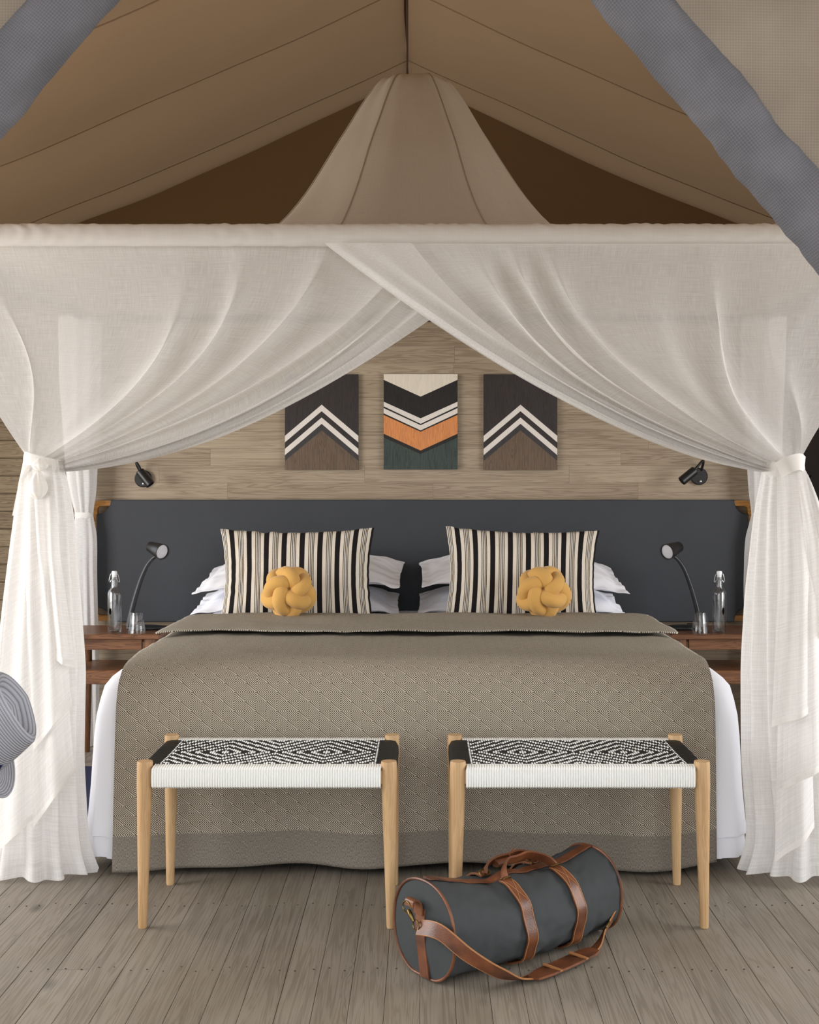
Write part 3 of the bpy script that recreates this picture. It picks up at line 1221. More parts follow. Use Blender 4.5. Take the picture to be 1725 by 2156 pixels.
for k, (px_, py_, yaw, roll) in enumerate(((608, 1268, 8, 20), (1144, 1272, -6, 100))):
    Y = 5.105
    c = P(px_, py_, Y)
    c.z = max(c.z, 0.808)
    m = Matrix.Translation(c) @ Matrix.Rotation(R(yaw), 4, 'Z') @ Matrix.Rotation(R(72), 4, 'X') @ Matrix.Rotation(R(roll), 4, 'Z')
    pts = [m @ p for p in knot(0.078, 0.030, 0.80)]
    kn = thing('knot_cushion', ('mustard yellow knotted cushion before the middle of a striped cushion', 'mustard yellow knotted cushion before the outer half of a striped cushion')[k],
               'cushion', (c.x, c.y, c.z - 0.1), 'yellow knot cushions')
    MB().add(tube(pts, 0.0305, 16, closed=True)).build('knotted_tube', MT['mustard'], kn)
    core = lathe([(0.0, -0.055)] + [(0.06 * math.sin(PI * q / 10), -0.055 * math.cos(PI * q / 10)) for q in range(1, 10)] + [(0.0, 0.055)], 18)
    MB().add(([m @ Vector(v) for v in core[0]], core[1])).build('stuffing_core', MT['mustard'], kn)

# ================================================================== WALL ART


def art(name, label, x0, x1, y0, y1, bands, colors, group=None):
    """bands: list of (edge_top, apex_top, edge_bot, apex_bot) in crop pixels (scale 2.782)"""
    def wx(v): return P(580 + v / 2.782, 0, PY).x
    def wz(v): return P(0, 680 + v / 2.782, PY).z
    t = thing(name, label, 'wall art', ((wx(x0) + wx(x1)) / 2, PY - 0.01, wz(y1)), group)
    o = box('backing_board', wx(x0), wx(x1), PY - 0.012, PY - 0.002, wz(y1), wz(y0), MT['darkwall'], t, 0.001)
    ap = (x0 + x1) / 2
    for (e0, a0, e1, a1, col, nm) in bands:
        poly = [(x0, e0), (ap, a0), (x1, e0), (x1, e1), (ap, a1), (x0, e1)]
        q = []
        for p in poly:
            if not q or (abs(p[0] - q[-1][0]) + abs(p[1] - q[-1][1])) > 0.5:
                q.append(p)
        pw = [(wx(x) + 0.0004 * (1 if x == x0 else -1 if x == x1 else 0), wz(y)) for x, y in q]
        dz = 0.0
        o = MB().add(prism_xz(pw, PY - 0.018 - random.uniform(0, 0.002), PY - 0.0125)).build('inlay_piece', colors[col], t, False)
        fixn(o)
        o['label'] = nm
    return t


AC = {'dk': artwood('art_dark', srgb(42, 36, 35), .5), 'wh': artwood('art_white', srgb(218, 210, 202), .06),
      'br': artwood('art_brown', srgb(90, 74, 60), .4), 'bk': artwood('art_black', srgb(28, 24, 22), .5),
      'cr': artwood('art_cream', srgb(214, 204, 188), .08), 'or': artwood('art_orange', srgb(196, 126, 74), .25),
      'gn': artwood('art_green', srgb(50, 60, 56), .45), 'gy': artwood('art_grey', srgb(52, 49, 50), .3)}
for k, (x0, x1) in enumerate(((58, 488), (1219, 1650))):
    art('wall_panel', ('dark wooden wall panel with two white chevrons, beside the panel edge nearer the window wall' if False else
        'dark wooden wall panel with two upward white chevrons'), x0, x1, 303, 861,
        [(303, 303, 662, 480, 'dk', 'dark stained wood'), (662, 480, 700, 518, 'wh', 'white chevron'), (700, 518, 738, 555, 'dk', 'dark strip'),
         (738, 555, 775, 592, 'wh', 'white chevron'), (775, 592, 808, 630, 'gy', 'dark grey strip'), (808, 630, 861, 861, 'br', 'brown wood triangle')], AC,
        'outer chevron wall panels')
art('wall_panel', 'middle wooden wall panel with cream, orange and green downward chevrons', 635, 1067, 302, 858,
    [(302, 302, 335, 433, 'cr', 'cream wood'), (335, 433, 463, 560, 'bk', 'black wood'), (463, 560, 490, 592, 'wh', 'white chevron'),
     (490, 592, 500, 600, 'bk', 'black strip'), (500, 600, 530, 630, 'wh', 'white chevron'), (530, 630, 540, 638, 'bk', 'black strip'),
     (540, 638, 650, 748, 'or', 'orange wood chevron'), (650, 748, 672, 768, 'bk', 'black strip'), (672, 768, 858, 858, 'gn', 'dark green wood')], AC)

# ================================================================== WALL SCONCES


def sconce(pxp, pyp, headvec, arm_pts, label):
    c = P(pxp, pyp, PY - 0.003)
    t = thing('wall_lamp', label, 'lamp', tuple(c), 'wall reading lamps')
    MB().add(lathe([(0.0, 0.0), (0.041, 0.0), (0.042, 0.003), (0.042, 0.017), (0.038, 0.021), (0.0, 0.021)], 32, c, axis=(0, -1, 0))).build('wall_plate', MT['black'], t)
    MB().add(lathe([(0.0, 0.0), (0.005, 0.0), (0.005, 0.007), (0.0, 0.008)], 12, c + Vector((0.004, -0.021, -0.024)), axis=(0, -1, 0))).build('switch', MT['steel'], t)
    a = [c + Vector(p) for p in arm_pts]
    MB().add(tube(smooth_path(a, 8), 0.0065, 10)).build('arm', MT['black'], t)
    hv = Vector(headvec).normalized()
    e = a[-1]
    h = MB().add(lathe([(0.0, -0.012), (0.018, -0.012), (0.022, -0.008), (0.0225, 0.075), (0.019, 0.0755), (0.018, 0.06), (0.0, 0.055)], 24, e, axis=hv)).build('lamp_head', MT['black'], t)
    MB().add(lathe([(0.0, 0.0565), (0.0175, 0.0615), (0.0175, 0.063), (0.0, 0.063)], 20, e, axis=hv)).build('lens', MT['lampface'], t)
    return t


sconce(303, 1008, (0.52, -0.10, -0.62), [(-0.006, -0.018, 0.02), (-0.020, -0.06, 0.066), (-0.014, -0.09, 0.076), (0.006, -0.115, 0.052), (0.014, -0.125, 0.028)],
       'black gooseneck reading lamp on the boards, its head turned down over its round plate')
sconce(1471, 1003, (-0.66, -0.12, -0.52), [(0.010, -0.018, 0.03), (0.012, -0.055, 0.066), (0.0, -0.09, 0.074), (-0.03, -0.115, 0.046), (-0.052, -0.125, 0.022)],
       'black gooseneck reading lamp on the boards, its head swung clear of its round plate')

# ================================================================== BEDSIDE TABLES
TZ = 0.588


def bedside(x0, x1, label):
    t = thing('bedside_table', label, 'table', ((x0 + x1) / 2, 5.66, 0), 'bedside tables')
    y0, y1 = 5.48, 5.85
    box('table_top', x0, x1, y0, y1, TZ - 0.022, TZ, MT['teak'], t, 0.004)
    li, lo = (x0 + 0.03, x1 - 0.055) if x0 < 0 else (x0 + 0.055, x1 - 0.03)
    for (lx, ly) in ((li, y0 + 0.05), (lo, y0 + 0.05), (li, y1 - 0.05), (lo, y1 - 0.05)):
        MB().add(lathe([(0.0, 0.0), (0.014, 0.0), (0.0155, 0.004), (0.025, 0.40), (0.025, TZ - 0.0225)], 20, (lx, ly, 0))).build('leg', MT['teak_leg'], t)
    ax0, ax1 = x0 + 0.085, x1 - 0.085
    box('apron', ax0, ax1, y0 + 0.03, y0 + 0.052, TZ - 0.072, TZ - 0.0225, MT['teak'], t, 0.002)
    box('apron', ax0, ax1, y1 - 0.06, y1 - 0.04, TZ - 0.072, TZ - 0.0225, MT['teak'], t, 0.002)
    for sx in (x0 + 0.045, x1 - 0.065):
        box('apron', sx, sx + 0.02, y0 + 0.08, y1 - 0.08, TZ - 0.072, TZ - 0.0225, MT['teak'], t, 0.002)
    box('lower_shelf', x0 + 0.03, x1 - 0.03, y0 + 0.005, y1 - 0.02, 0.366, 0.427, MT['teak'], t, 0.004)
    return t


bedside(-1.615, -1.175, 'brown wooden bedside table holding a lamp that bends towards the bed, beside the navy rug')
bedside(1.098, 1.60, 'brown wooden bedside table standing on the side of the bed away from the navy rug')


def desk_lamp(bx, by, flip, label):
    t = thing('table_lamp', label, 'lamp', (bx, by, TZ), 'black table lamps')
    # oval base
    V, F = [], []
    prof_ = [(0.0, 0.0), (0.97, 0.0), (1.0, 0.004), (0.98, 0.012), (0.6, 0.017), (0.0, 0.018)]
    vf = lathe(prof_, 32)
    MB().add(([Vector((bx + flip * 0.035 + v.x * 0.092, by + v.y * 0.062, TZ + v.z + 0.0005)) for v in vf[0]], vf[1])).build('base', MT['black'], t)
    arm = [(-0.045, 0, 0.012), (-0.039, 0, 0.05), (-0.020, 0, 0.13), (0.006, 0, 0.215), (0.034, 0, 0.283), (0.062, 0, 0.322), (0.084, -0.006, 0.337)]
    pts = [Vector((bx + flip * x, by + y, TZ + z)) for x, y, z in arm]
    sp_ = smooth_path(pts, 6)
    MB().add(tube(sp_, [0.0135 - 0.0060 * i / (len(sp_) - 1) for i in range(len(sp_))], 12)).build('arm', MT['black'], t)
    e = pts[-1]
    MB().add(tube([e + Vector((0, -0.012, 0)), e + Vector((0, 0.014, 0))], 0.009, 14)).build('joint', MT['black'], t)
    hv = Vector((flip * 0.72, -0.62, -0.22)).normalized()
    hc = e + Vector((-flip * 0.012, -0.004, 0.036))
    hd = MB().add(lathe([(0.0, -0.032), (0.018, -0.032), (0.024, -0.027), (0.037, 0.064), (0.0375, 0.068), (0.034, 0.068), (0.033, 0.058), (0.0, 0.057)], 32, hc, axis=hv)).build('lamp_head', MT['black'], t)
    f = MB().add(lathe([(0.0, 0.0575), (0.0325, 0.0585), (0.0325, 0.0605), (0.0, 0.063)], 28, hc, axis=hv)).build('diffuser', MT['lampface'], t)
    f['label'] = 'pale round lamp face'
    MB().add(tube(smooth_path([(bx + flip * -0.03, by + 0.05, TZ + 0.008), (bx - flip * 0.03, by + 0.10, TZ + 0.012), (bx - flip * 0.02, by + 0.165, TZ + 0.006)], 6), 0.003, 8)).build('cable', MT['black'], t)
    return t


lx = P(292, 0, 5.69).x
desk_lamp(lx, 5.69, 1, 'black curved table lamp beside the bottle marked with a dark spot, near the navy rug')
desk_lamp(P(1455, 0, 5.69).x, 5.69, -1, 'black curved table lamp beside the glass bottle with the diamond mark')


def bottle(x, y, label, diamond):
    t = thing('swing_top_bottle', label, 'bottle', (x, y, TZ), 'swing-top water bottles')
    c = (x, y, TZ + 0.0006)
    prof_o = [(0.0, 0.012), (0.012, 0.011), (0.024, 0.0), (0.028, 0.0), (0.0305, 0.004), (0.0305, 0.172), (0.029, 0.182), (0.024, 0.192), (0.0165, 0.200),
              (0.0145, 0.210), (0.0135, 0.235), (0.0135, 0.240), (0.0155, 0.241), (0.0155, 0.246), (0.0138, 0.247), (0.0138, 0.258)]
    prof_i = [(0.0112, 0.258), (0.0112, 0.206), (0.0140, 0.198), (0.0215, 0.189), (0.0268, 0.180), (0.028, 0.170), (0.028, 0.010), (0.024, 0.006), (0.010, 0.016), (0.0, 0.017)]
    b_ = fixn(MB().add(lathe(prof_o + prof_i, 36, c)).build('glass_body', MT['glass'], t))
    wprof = [(0.0, 0.0172), (0.010, 0.0162), (0.024, 0.0064), (0.0279, 0.010), (0.0279, 0.170), (0.0266, 0.180), (0.0213, 0.189), (0.018, 0.193), (0.0, 0.193)]
    fixn(MB().add(lathe(wprof, 36, c)).build('water', MT['water'], t))
    s = MB().add(lathe([(0.0, 0.250), (0.0108, 0.250), (0.0108, 0.2585), (0.0125, 0.262), (0.0125, 0.272), (0.010, 0.277), (0.0, 0.278)], 20, c)).build('stopper', MT['porcelain'], t)
    for s_ in (-1, 1):
        w = [(s_ * 0.012, -0.002, 0.266), (s_ * 0.0165, -0.003, 0.262), (s_ * 0.0205, -0.003, 0.247), (s_ * 0.0235, -0.002, 0.232), (s_ * 0.0185, -0.002, 0.226), (s_ * 0.0146, 0, 0.236)]
        MB().add(tube(smooth_path([Vector(c) + Vector(p) for p in w], 5), 0.0013, 8)).build('wire_clip', MT['steel'], t)
    ring = [Vector(c) + Vector((0.0145 * math.cos(2 * PI * k / 20), 0.0145 * math.sin(2 * PI * k / 20), 0.2375)) for k in range(20)]
    MB().add(tube(ring, 0.0012, 6, closed=True)).build('wire_collar', MT['steel'], t)
    # printed mark, curved on the glass
    def onb(a, z, r=0.0308):
        return Vector(c) + Vector((r * math.sin(a), -r * math.cos(a), z))
    if diamond:
        ac, shp = 0.38, [(0, 0.020), (0.10, 0.010), (0.155, 0.0), (0.10, -0.010), (0, -0.020), (-0.10, -0.010), (-0.155, 0), (-0.10, 0.010)]
        z0 = 0.100
    else:
        ac, shp = -0.42, [(0.19 * math.cos(2 * PI * q / 12), 0.0145 * math.sin(2 * PI * q / 12)) for q in range(12)]
        z0 = 0.098
    V = [onb(ac, z0)] + [onb(ac + a, z0 + z) for a, z in shp]
    mb = MB()
    mb.v = V
    mb.f = [(0, i, i % len(shp) + 1) for i in range(1, len(shp) + 1)]
    o = mb.build('printed_mark', MT['print'], t)
    o['label'] = 'black mark printed on the glass'
    return t


bottle(P(241, 0, 5.55).x, 5.55, 'clear swing-top glass bottle of water with a round black mark', False)
bottle(P(1515, 0, 5.55).x, 5.55, 'clear swing-top glass bottle of water with a black diamond mark', True)


def tumbler(x, y, label):
    # upturned glass: mouth down
    po = [(0.0395, 0.0), (0.0405, 0.002), (0.029, 0.088), (0.0275, 0.0915), (0.0, 0.092)]
    pi_ = [(0.0, 0.079), (0.0245, 0.078), (0.0262, 0.074), (0.0385, 0.0)]
    g = MB()
    vf = lathe(po + pi_, 36, (x, y, TZ + 0.0006))
    n = 36
    F = [f for f in vf[1] if len(f) == 4]
    m = len(po + pi_)
    for k in range(n):
        l = (k + 1) % n
        F.append((k, l, (m - 1) * n + l, (m - 1) * n + k))
    g.add((vf[0], F))
    o = fixn(g.build('drinking_glass', MT['glass']))
    tag(o, label, 'glass', 'upturned drinking glasses')


tumbler(P(288, 0, 5.55).x, 5.55, 'upturned clear drinking glass beside the bottle with a round mark')
tumbler(P(1475, 0, 5.55).x, 5.55, 'upturned clear drinking glass beside the bottle with a diamond mark')

# lamp plug and cable hanging under the table near the rug
o = MB().add(tube(smooth_path([(-1.315, 5.90, 0.58), (-1.317, 5.90, 0.53), (-1.312, 5.90, 0.48), (-1.325, 5.90, 0.40), (-1.33, 5.90, 0.012)], 6), [0.006] * 8 + [0.010] * 9 + [0.005] * 8, 10)).build('power_plug', MT['black'])
tag(o, 'black lamp plug and lead hanging under the bedside table top', 'plug')

# navy rug beside the bed
rg = box('rug', -2.05, -1.13, 4.35, 5.44, 0.001, 0.014, MT['rug'], None, 0.004)
tag(rg, 'dark navy rug on the floor beside the bed', 'rug')

# ================================================================== CANOPY
RY0, RY1 = 3.955, 5.935
RXL, RXR, RZ = -1.63, 1.63, 2.052
cf = thing('canopy_frame', 'four-post bed canopy frame carrying the white curtains', 'canopy frame', (0, (RY0 + RY1) / 2, 0))
dkm = plain('frame_paint', srgb(52, 46, 42), 0.5)
for x in (RXL, RXR):
    for y in (RY0, RY1):
        MB().add(tube([(x, y, 0.0), (x, y, RZ)], 0.018, 12)).build('post', dkm, cf)
for (a, b_) in (((RXL, RY0), (RXR, RY0)), ((RXL, RY1), (RXR, RY1)), ((RXL, RY0), (RXL, RY1)), ((RXR, RY0), (RXR, RY1))):
    MB().add(tube([(a[0], a[1], RZ), (b_[0], b_[1], RZ)], 0.016, 12)).build('rail', dkm, cf)

# mosquito-net roof: bell rising from the rails to a hoop
KX, KY = P(872, 0, 4.95).x, 4.95
cn = thing('net_roof', 'taupe bell-shaped net roof rising over the canopy rails', 'net', (KX, KY, 2.06))
bell = [(0.0, 2.875), (0.07, 2.874), (0.125, 2.862), (0.155, 2.840), (0.178, 2.81), (0.202, 2.775), (0.232, 2.725), (0.272, 2.655), (0.306, 2.600), (0.352, 2.525), (0.396, 2.458),
        (0.44, 2.395), (0.482, 2.343), (0.53, 2.293), (0.61, 2.235), (0.8, 2.18), (0.95, 2.135), (1.15, 2.10), (1.4, 2.08), (1.63, 2.07)]
NA, NRr = 160, 57
bx_ = [i / 19 for i in range(20)]


def net_pt(u, v):
    a = 2 * PI * u
    w = v * 19
    i = min(int(w), 18)
    f = w - i
    p0, p1, p2, p3 = [bell[max(0, min(19, i + d))] for d in (-1, 0, 1, 2)]
    cr = lambda q0, q1, q2, q3: 0.5 * (2 * q1 + (q2 - q0) * f + (2 * q0 - 5 * q1 + 4 * q2 - q3) * f * f + (3 * q1 - q0 - 3 * q2 + q3) * f ** 3)
    r_, z = cr(p0[0], p1[0], p2[0], p3[0]), cr(p0[1], p1[1], p2[1], p3[1])
    c, s = math.cos(a), math.sin(a)
    # morph from round hoop to the rectangle of the rails
    hx = (RXR - KX) if c > 0 else (KX - RXL)
    hy = (RY1 - KY) if s > 0 else (KY - RY0)
    rect = min(hx / max(abs(c), 1e-6), hy / max(abs(s), 1e-6))
    m = min(1, max(0, (r_ - 0.25) / 1.38)) ** 1.3
    rr = r_ * (1 - m) + (r_ / 1.63) * rect * m
    fold = math.sin(a * 9 + 1.2 * math.sin(a * 2)) * 0.5 + 0.5 * nz(math.cos(a) * 4, math.sin(a) * 4, 1.7)
    env = min(1, r_ / 0.15) * max(0, 1 - r_ / 1.55)
    rr *= 1 + 0.045 * fold * env
    z += 0.012 * nz(a * 5, r_ * 6) * env
    if 0.36 < r_ < 1.6:
        z -= 0.11 * max(0, -s) * math.sin(PI * (r_ - 0.36) / 1.24) ** 0.8
    return (KX + rr * c, KY + rr * s, z)


o = MB().add(grid(net_pt, NA, NRr, lambda u, v: (u * 3.0, v * 2.2), closeu=True)).build('net_cone', MT['net'], cn)
# seams sewn down the net
for sa in (-62, -118, -90 + 58 + 15, 201, 40, 140):
    pts = [Vector(net_pt(((sa / 360.0) % 1.0), 0.08 + 0.9 * k / 40)) for k in range(41)]
    pts = [p + (p - Vector((KX, KY, p.z))).normalized() * 0.003 for p in pts]
    MB().add(tube(pts, 0.0022, 6)).build('net_seam', MT['net'], cn)
hoop = [Vector((KX + 0.148 * math.cos(2 * PI * k / 40), KY + 0.148 * math.sin(2 * PI * k / 40), 2.826)) for k in range(40)]
MB().add(tube(hoop, 0.006, 8, closed=True)).build('hoop', dkm, cn)
MB().add(tube([(KX - 0.027, KY, 2.86), (KX - 0.027, KY, roof_z(0.1, KY) - 0.0)], 0.004, 8)).build('hanging_cord', plain('brown_cord', srgb(70, 50, 34), 0.8), cn)

# gathered sleeve on the front rail
SLH = 0.0355


def sleeve_pt(u, v):
    x = RXL - 0.01 + (RXR - RXL + 0.02) * u
    a = 2 * PI * v
    g = nz(x * 9, 2.0) * 0.6 + nz(x * 30, 5.0) * 0.4
    dense = 0.35 + 0.9 * max(0, nz(x * 1.7, 7.0) + 0.25)
    rr = 1 + 0.14 * dense * nz(x * 34 + 2.2 * math.cos(a), math.sin(a) * 1.2, 3.0) + 0.03 * g
    top = max(0, math.sin(a)) ** 2
    z = RZ + SLH * math.sin(a) * rr + 0.010 * dense * top * abs(nz(x * 26, 1.0)) - 0.001
    return (x, RY0 + 0.026 * math.cos(a) * rr, z)


o = MB().add(grid(sleeve_pt, 420, 28, lambda u, v: (u * 3.3, v * 0.2))).build('rail_sleeve', MT['sleeve'])
tag(o, 'cream gathered cloth sleeve running along the front canopy rail', 'curtain sleeve')


def quad(p0, c, p1, t):
    return p0 * ((1 - t) ** 2) + c * (2 * t * (1 - t)) + p1 * (t * t)


def interp_v(s, table):
    """smooth interpolation of 2d control points"""
    for (s0, a), (s1, b_) in zip(table, table[1:]):
        if s <= s1:
            t = (s - s0) / (s1 - s0)
            return (a[0] + (b_[0] - a[0]) * t, a[1] + (b_[1] - a[1]) * t)
    return table[-1][1]


def make_swag(spec, NS=300, NT=70, rng=None, dy=0.0):
    Y0 = spec['Y']
    Z0 = P(0, 513, Y0).z

    def base(s, t):
        s = max(-0.01, min(1.01, s))
        a = spec['top'](s)
        e = spec['end'](s)
        c = interp_v(s, spec['ctrl'])
        p = quad(Vector((a, 513)), Vector(c), Vector(e), t)
        return p

    fr = spec['freq']
    # cumulative phase table
    cumph, NPH = [0.0], 400
    for i in range(NPH):
        s = (i + 0.5) / NPH
        cumph.append(cumph[-1] + fr(s) / NPH)

    def phase(s):
        w = max(0, min(1, s)) * NPH
        i = min(int(w), NPH - 1)
        return cumph[i] + (cumph[i + 1] - cumph[i]) * (w - i)

    def pt(u, v):
        s, t = u, v
        if rng:
            s = rng[0] + (rng[1] - rng[0]) * u
        ph = 2 * PI * (phase(s) + 0.75 * nz(s * 6, t * 1.3, spec['seed']))
        grow = min(1, t * 1.7) ** 0.8 * (0.25 + 0.75 * min(1, s * 1.4)) + 0.05
        amp = grow * spec['amp'](s)
        f = max(0.5, fr(s))
        over = spec['over'](s) * min(1, t * 2.2) / (2 * PI * f)
        s2 = s + over * math.sin(ph) * max(0.0, min(1.0, (1 - s) * 14 + .15))
        q = base(s2, t)
        p = P(q[0], q[1], Y0)
        # near the knot everything squeezes together
        sq = 1 - 0.55 * max(0, (t - 0.75) / 0.25) ** 1.5
        d = amp * math.cos(ph) * sq
        d += 0.02 * grow * nz(s * 4 + 2, t * 3, spec['seed'] + 4)
        if rng:
            d = d * 0.4 + dy
        return (p.x, Y0 + d, p.z)

    return MB().add(grid(pt, NS, NT, lambda u, v: (u * 2.6, v * 1.6)))


def edge_hem(spec, w0=0.955):
    """doubled strip along the free edge"""
    s2 = dict(spec)
    return None


def gap(a, b_, t):
    return a + (b_ - a) * t


LSPEC = dict(
    Y=3.985, seed=1.3,
    top=lambda s: gap(-178, 1120, s),
    end=lambda s: (gap(54, 118, s), gap(958, 994, s)),
    ctrl=[(0, (-66, 772)), (0.25, (222, 775)), (0.5, (520, 772)), (0.68, (640, 800)), (0.8, (665, 850)), (0.9, (612, 918)), (1.0, (520, 988))],
    freq=lambda s: 4 + 15 * max(0, s - 0.35) ** 1.1,
    amp=lambda s: 0.016 + 0.024 * s,
    over=lambda s: 0.5 + 1.3 * max(0, min(1, (s - 0.45) / 0.35)))
RSPEC = dict(
    Y=3.925, seed=6.1,
    top=lambda s: gap(1905, 683, s),
    end=lambda s: (gap(1690, 1606, s), gap(962, 994, s)),
    ctrl=[(0, (1815, 770)), (0.25, (1560, 785)), (0.5, (1240, 760)), (0.68, (1125, 775)), (0.8, (1100, 812)), (0.9, (1160, 860)), (1.0, (1235, 934))],
    freq=lambda s: 4 + 15 * max(0, s - 0.35) ** 1.1,
    amp=lambda s: 0.016 + 0.024 * s,
    over=lambda s: 0.5 + 1.3 * max(0, min(1, (s - 0.45) / 0.35)))


def skirt(cpx, stations, Y0, depth_k, nf, seed, ytop, n=220, m=60, bottom_wave=0.012):
    """hanging bundle below a tie: stations = list of (py, left px, right px)"""
    pys = [s[0] for s in stations]
    ls = [s[1] for s in stations]
    rs = [s[2] for s in stations]
    zb = P(0, stations[-1][0], Y0).z

    def pt(u, v):
        py = pys[0] + (pys[-1] - pys[0]) * v
        # smooth the piecewise outline a little
        l = sum(interp(py + d, pys, ls) for d in (-25, -12, 0, 12, 25)) / 5
        r_ = sum(interp(py + d, pys, rs) for d in (-25, -12, 0, 12, 25)) / 5
        cx, hw = (l + r_) / 2, (r_ - l) / 2
        a = 2 * PI * u
        k = 0.10 + 0.32 * min(1, v * 2.0)
        w = math.sin(a * nf + 1.5 * math.sin(a * 2 + seed) + 0.8 * nz(u * 6, v * 2.0, seed))
        w2 = nz(math.cos(a) * 3 + seed, math.sin(a) * 3, v * 1.2)
        rr = 1 - k * 0.5 * (1 - w) * 0.75 + 0.10 * w2 * v
        c = P(cx, py, Y0)
        hwm = hw * Y0 / F_PX
        dz = 0.0
        z = c.z
        if v > 0.93:
            f = (v - 0.93) / 0.07
            rr += 0.07 * f * f
            z += bottom_wave * f * (0.5 + 0.5 * math.sin(a * nf * 0.5 + seed))
        z = max(z, 0.003)
        return (c.x + hwm * math.cos(a) * rr, Y0 + max(hwm, 0.03) * depth_k * math.sin(a) * rr, z)

    return MB().add(grid(pt, n, m, lambda u, v: (u * 1.8, v * 1.4), closeu=True))


def cascade(name, top, hem, Y0, yoff, parent, bulge=0.02):
    """flap of cloth with slanting hem; top = (px0,px1,py), hem = ((px,py),(px,py))"""
    (tx0, tx1, ty), ((ax, ay), (bx_2, by)) = top, hem

    def pt(u, v, extra=0.0):
        e = v ** 0.8
        x = gap(gap(tx0, tx1, u), gap(ax, bx_2, u), e)
        y = gap(ty, gap(ay, by, u), v)
        p = P(x, y, Y0)
        d = -0.045 + (yoff + 0.045) * min(1, v * 2.2) ** 0.7 - min(1, v * 3) * (bulge * math.sin(PI * u) * (0.3 + v) + 0.008 * math.sin(u * 9 + v * 2))
        return Vector((p.x, Y0 + d + extra, p.z))
    MB().add(grid(lambda u, v: pt(u, v), 24, 40, lambda u, v: (u * 0.15, v * 0.7))).build(name, MT['curtain'], parent)
    hm = 0.022

    def hp(u, v):
        p = pt(u, 1.0)
        return p + Vector((0, -0.002, hm * v))
    MB().add(grid(hp, 24, 2, lambda u, v: (u * 0.15, v * 0.02))).build('hem', MT['curtain_hem'], parent)


# --- curtain whose bundle is knotted with a bow (rug side)
def band(cpx, cpy, hw, hh, Y0, parent, name='tie_band', tilt=0.0, dk=0.75):
    def pt(u, v):
        a = 2 * PI * u
        c = P(cpx, cpy, Y0)
        bul = 1 + 0.10 * math.sin(PI * v)
        x = hw * math.cos(a) * bul
        return (c.x + x, c.y + hw * dk * math.sin(a) * bul, c.z + hh * (v - 0.5) + tilt * x + 0.003 * nz(a * 3, v * 4))
    return MB().add(grid(pt, 40, 8, lambda u, v: (u * .4, v * .06), closeu=True)).build(name, MT['curtain_hem'], parent)


FRONT = 'front bed curtains'
tl = thing('bed_curtain', 'sheer white front bed curtain knotted back on the hat side', 'curtain', (P(90, 0, 3.985).x, 3.985, 0), FRONT)
make_swag(LSPEC).build('swag', MT['curtain'], tl)
make_swag(LSPEC, 40, 70, (0.85, 1.0), 0.012).build('edge_fold', MT['curtain'], tl)
skirt(95, [(968, 52, 128), (1000, 42, 140), (1080, 30, 155), (1250, 17, 168), (1400, 3, 180), (1600, -14, 178), (1750, -28, 186), (1836, -40, 203)], 3.985, 0.62, 11, 2.0, 968).build('hanging_bundle', MT['curtain'], tl)
YL = 3.985
cascade('cascade_flap', (60, 112, 980), ((96, 1720), (178, 1610)), YL, -0.118, tl)
cascade('cascade_flap', (66, 116, 980), ((98, 1562), (174, 1470)), YL, -0.126, tl)
cascade('cascade_flap', (76, 118, 980), ((136, 1372), (182, 1392)), YL, -0.134, tl)
cascade('cascade_flap', (58, 84, 980), ((-10, 1800), (110, 1690)), YL, -0.112, tl)
band(90, 976, 0.056, 0.05, YL, tl, tilt=-0.25)
def puff(c, rx, ry, rz, seed, wr=0.16):
    def fn(u, v):
        a, b_ = 2 * PI * u, PI * (v - 0.5)
        d = Vector((math.cos(a) * math.cos(b_), math.sin(a) * math.cos(b_), math.sin(b_)))
        k = 1 + wr * nz(d.x * 2.2 + seed, d.y * 2.2, d.z * 1.2) + 0.07 * math.sin(a * 7 + seed + d.z * 2)
        # pear shape hanging from the tie
        k *= 1 - 0.35 * max(0, d.z)
        return c + Vector((d.x * rx * k, d.y * ry * k, d.z * rz))
    return grid(fn, 40, 24, lambda u, v: (u * .2, v * .15))


MB().add(puff(P(80, 1022, 3.895), 0.030, 0.022, 0.046, 2.0)).add(puff(P(84, 978, 3.915), 0.024, 0.022, 0.020, 5.0)).build('knot', MT['curtain_hem'], tl)
kp2 = smooth_path([P(60, 985, 3.93), P(44, 1020, 3.93), P(32, 1075, 3.94), P(30, 1086, 3.94)], 6)
MB().add(ribbon(kp2, (1, 0, 0.2), 0.012, 0.003)).build('tie_tail', MT['curtain_hem'], tl)

tr_ = thing('bed_curtain', 'sheer white front bed curtain tied back with a flat band, on the wardrobe side', 'curtain', (P(1650, 0, 3.93).x, 3.93, 0), FRONT)
YR = 3.945
make_swag(RSPEC).build('swag', MT['curtain'], tr_)
make_swag(RSPEC, 40, 70, (0.85, 1.0), -0.012).build('edge_fold', MT['curtain'], tr_)
skirt(1650, [(972, 1608, 1692), (1000, 1603, 1697), (1080, 1588, 1712), (1250, 1570, 1745), (1400, 1562, 1765), (1600, 1562, 1785), (1750, 1572, 1800), (1832, 1556, 1812)], YR, 0.62, 11, 5.0, 972).build('hanging_bundle', MT['curtain'], tr_)
cascade('cascade_flap', (1630, 1668, 984), ((1608, 1790), (1692, 1722)), YR, -0.118, tr_)
cascade('cascade_flap', (1632, 1672, 984), ((1622, 1642), (1718, 1586)), YR, -0.128, tr_)
cascade('cascade_flap', (1626, 1666, 984), ((1598, 1512), (1686, 1478)), YR, -0.138, tr_)
cascade('cascade_flap', (1660, 1682, 984), ((1686, 1340), (1760, 1300)), YR, -0.12, tr_)
band(1650, 982, 0.062, 0.045, YR, tr_, tilt=0.28)
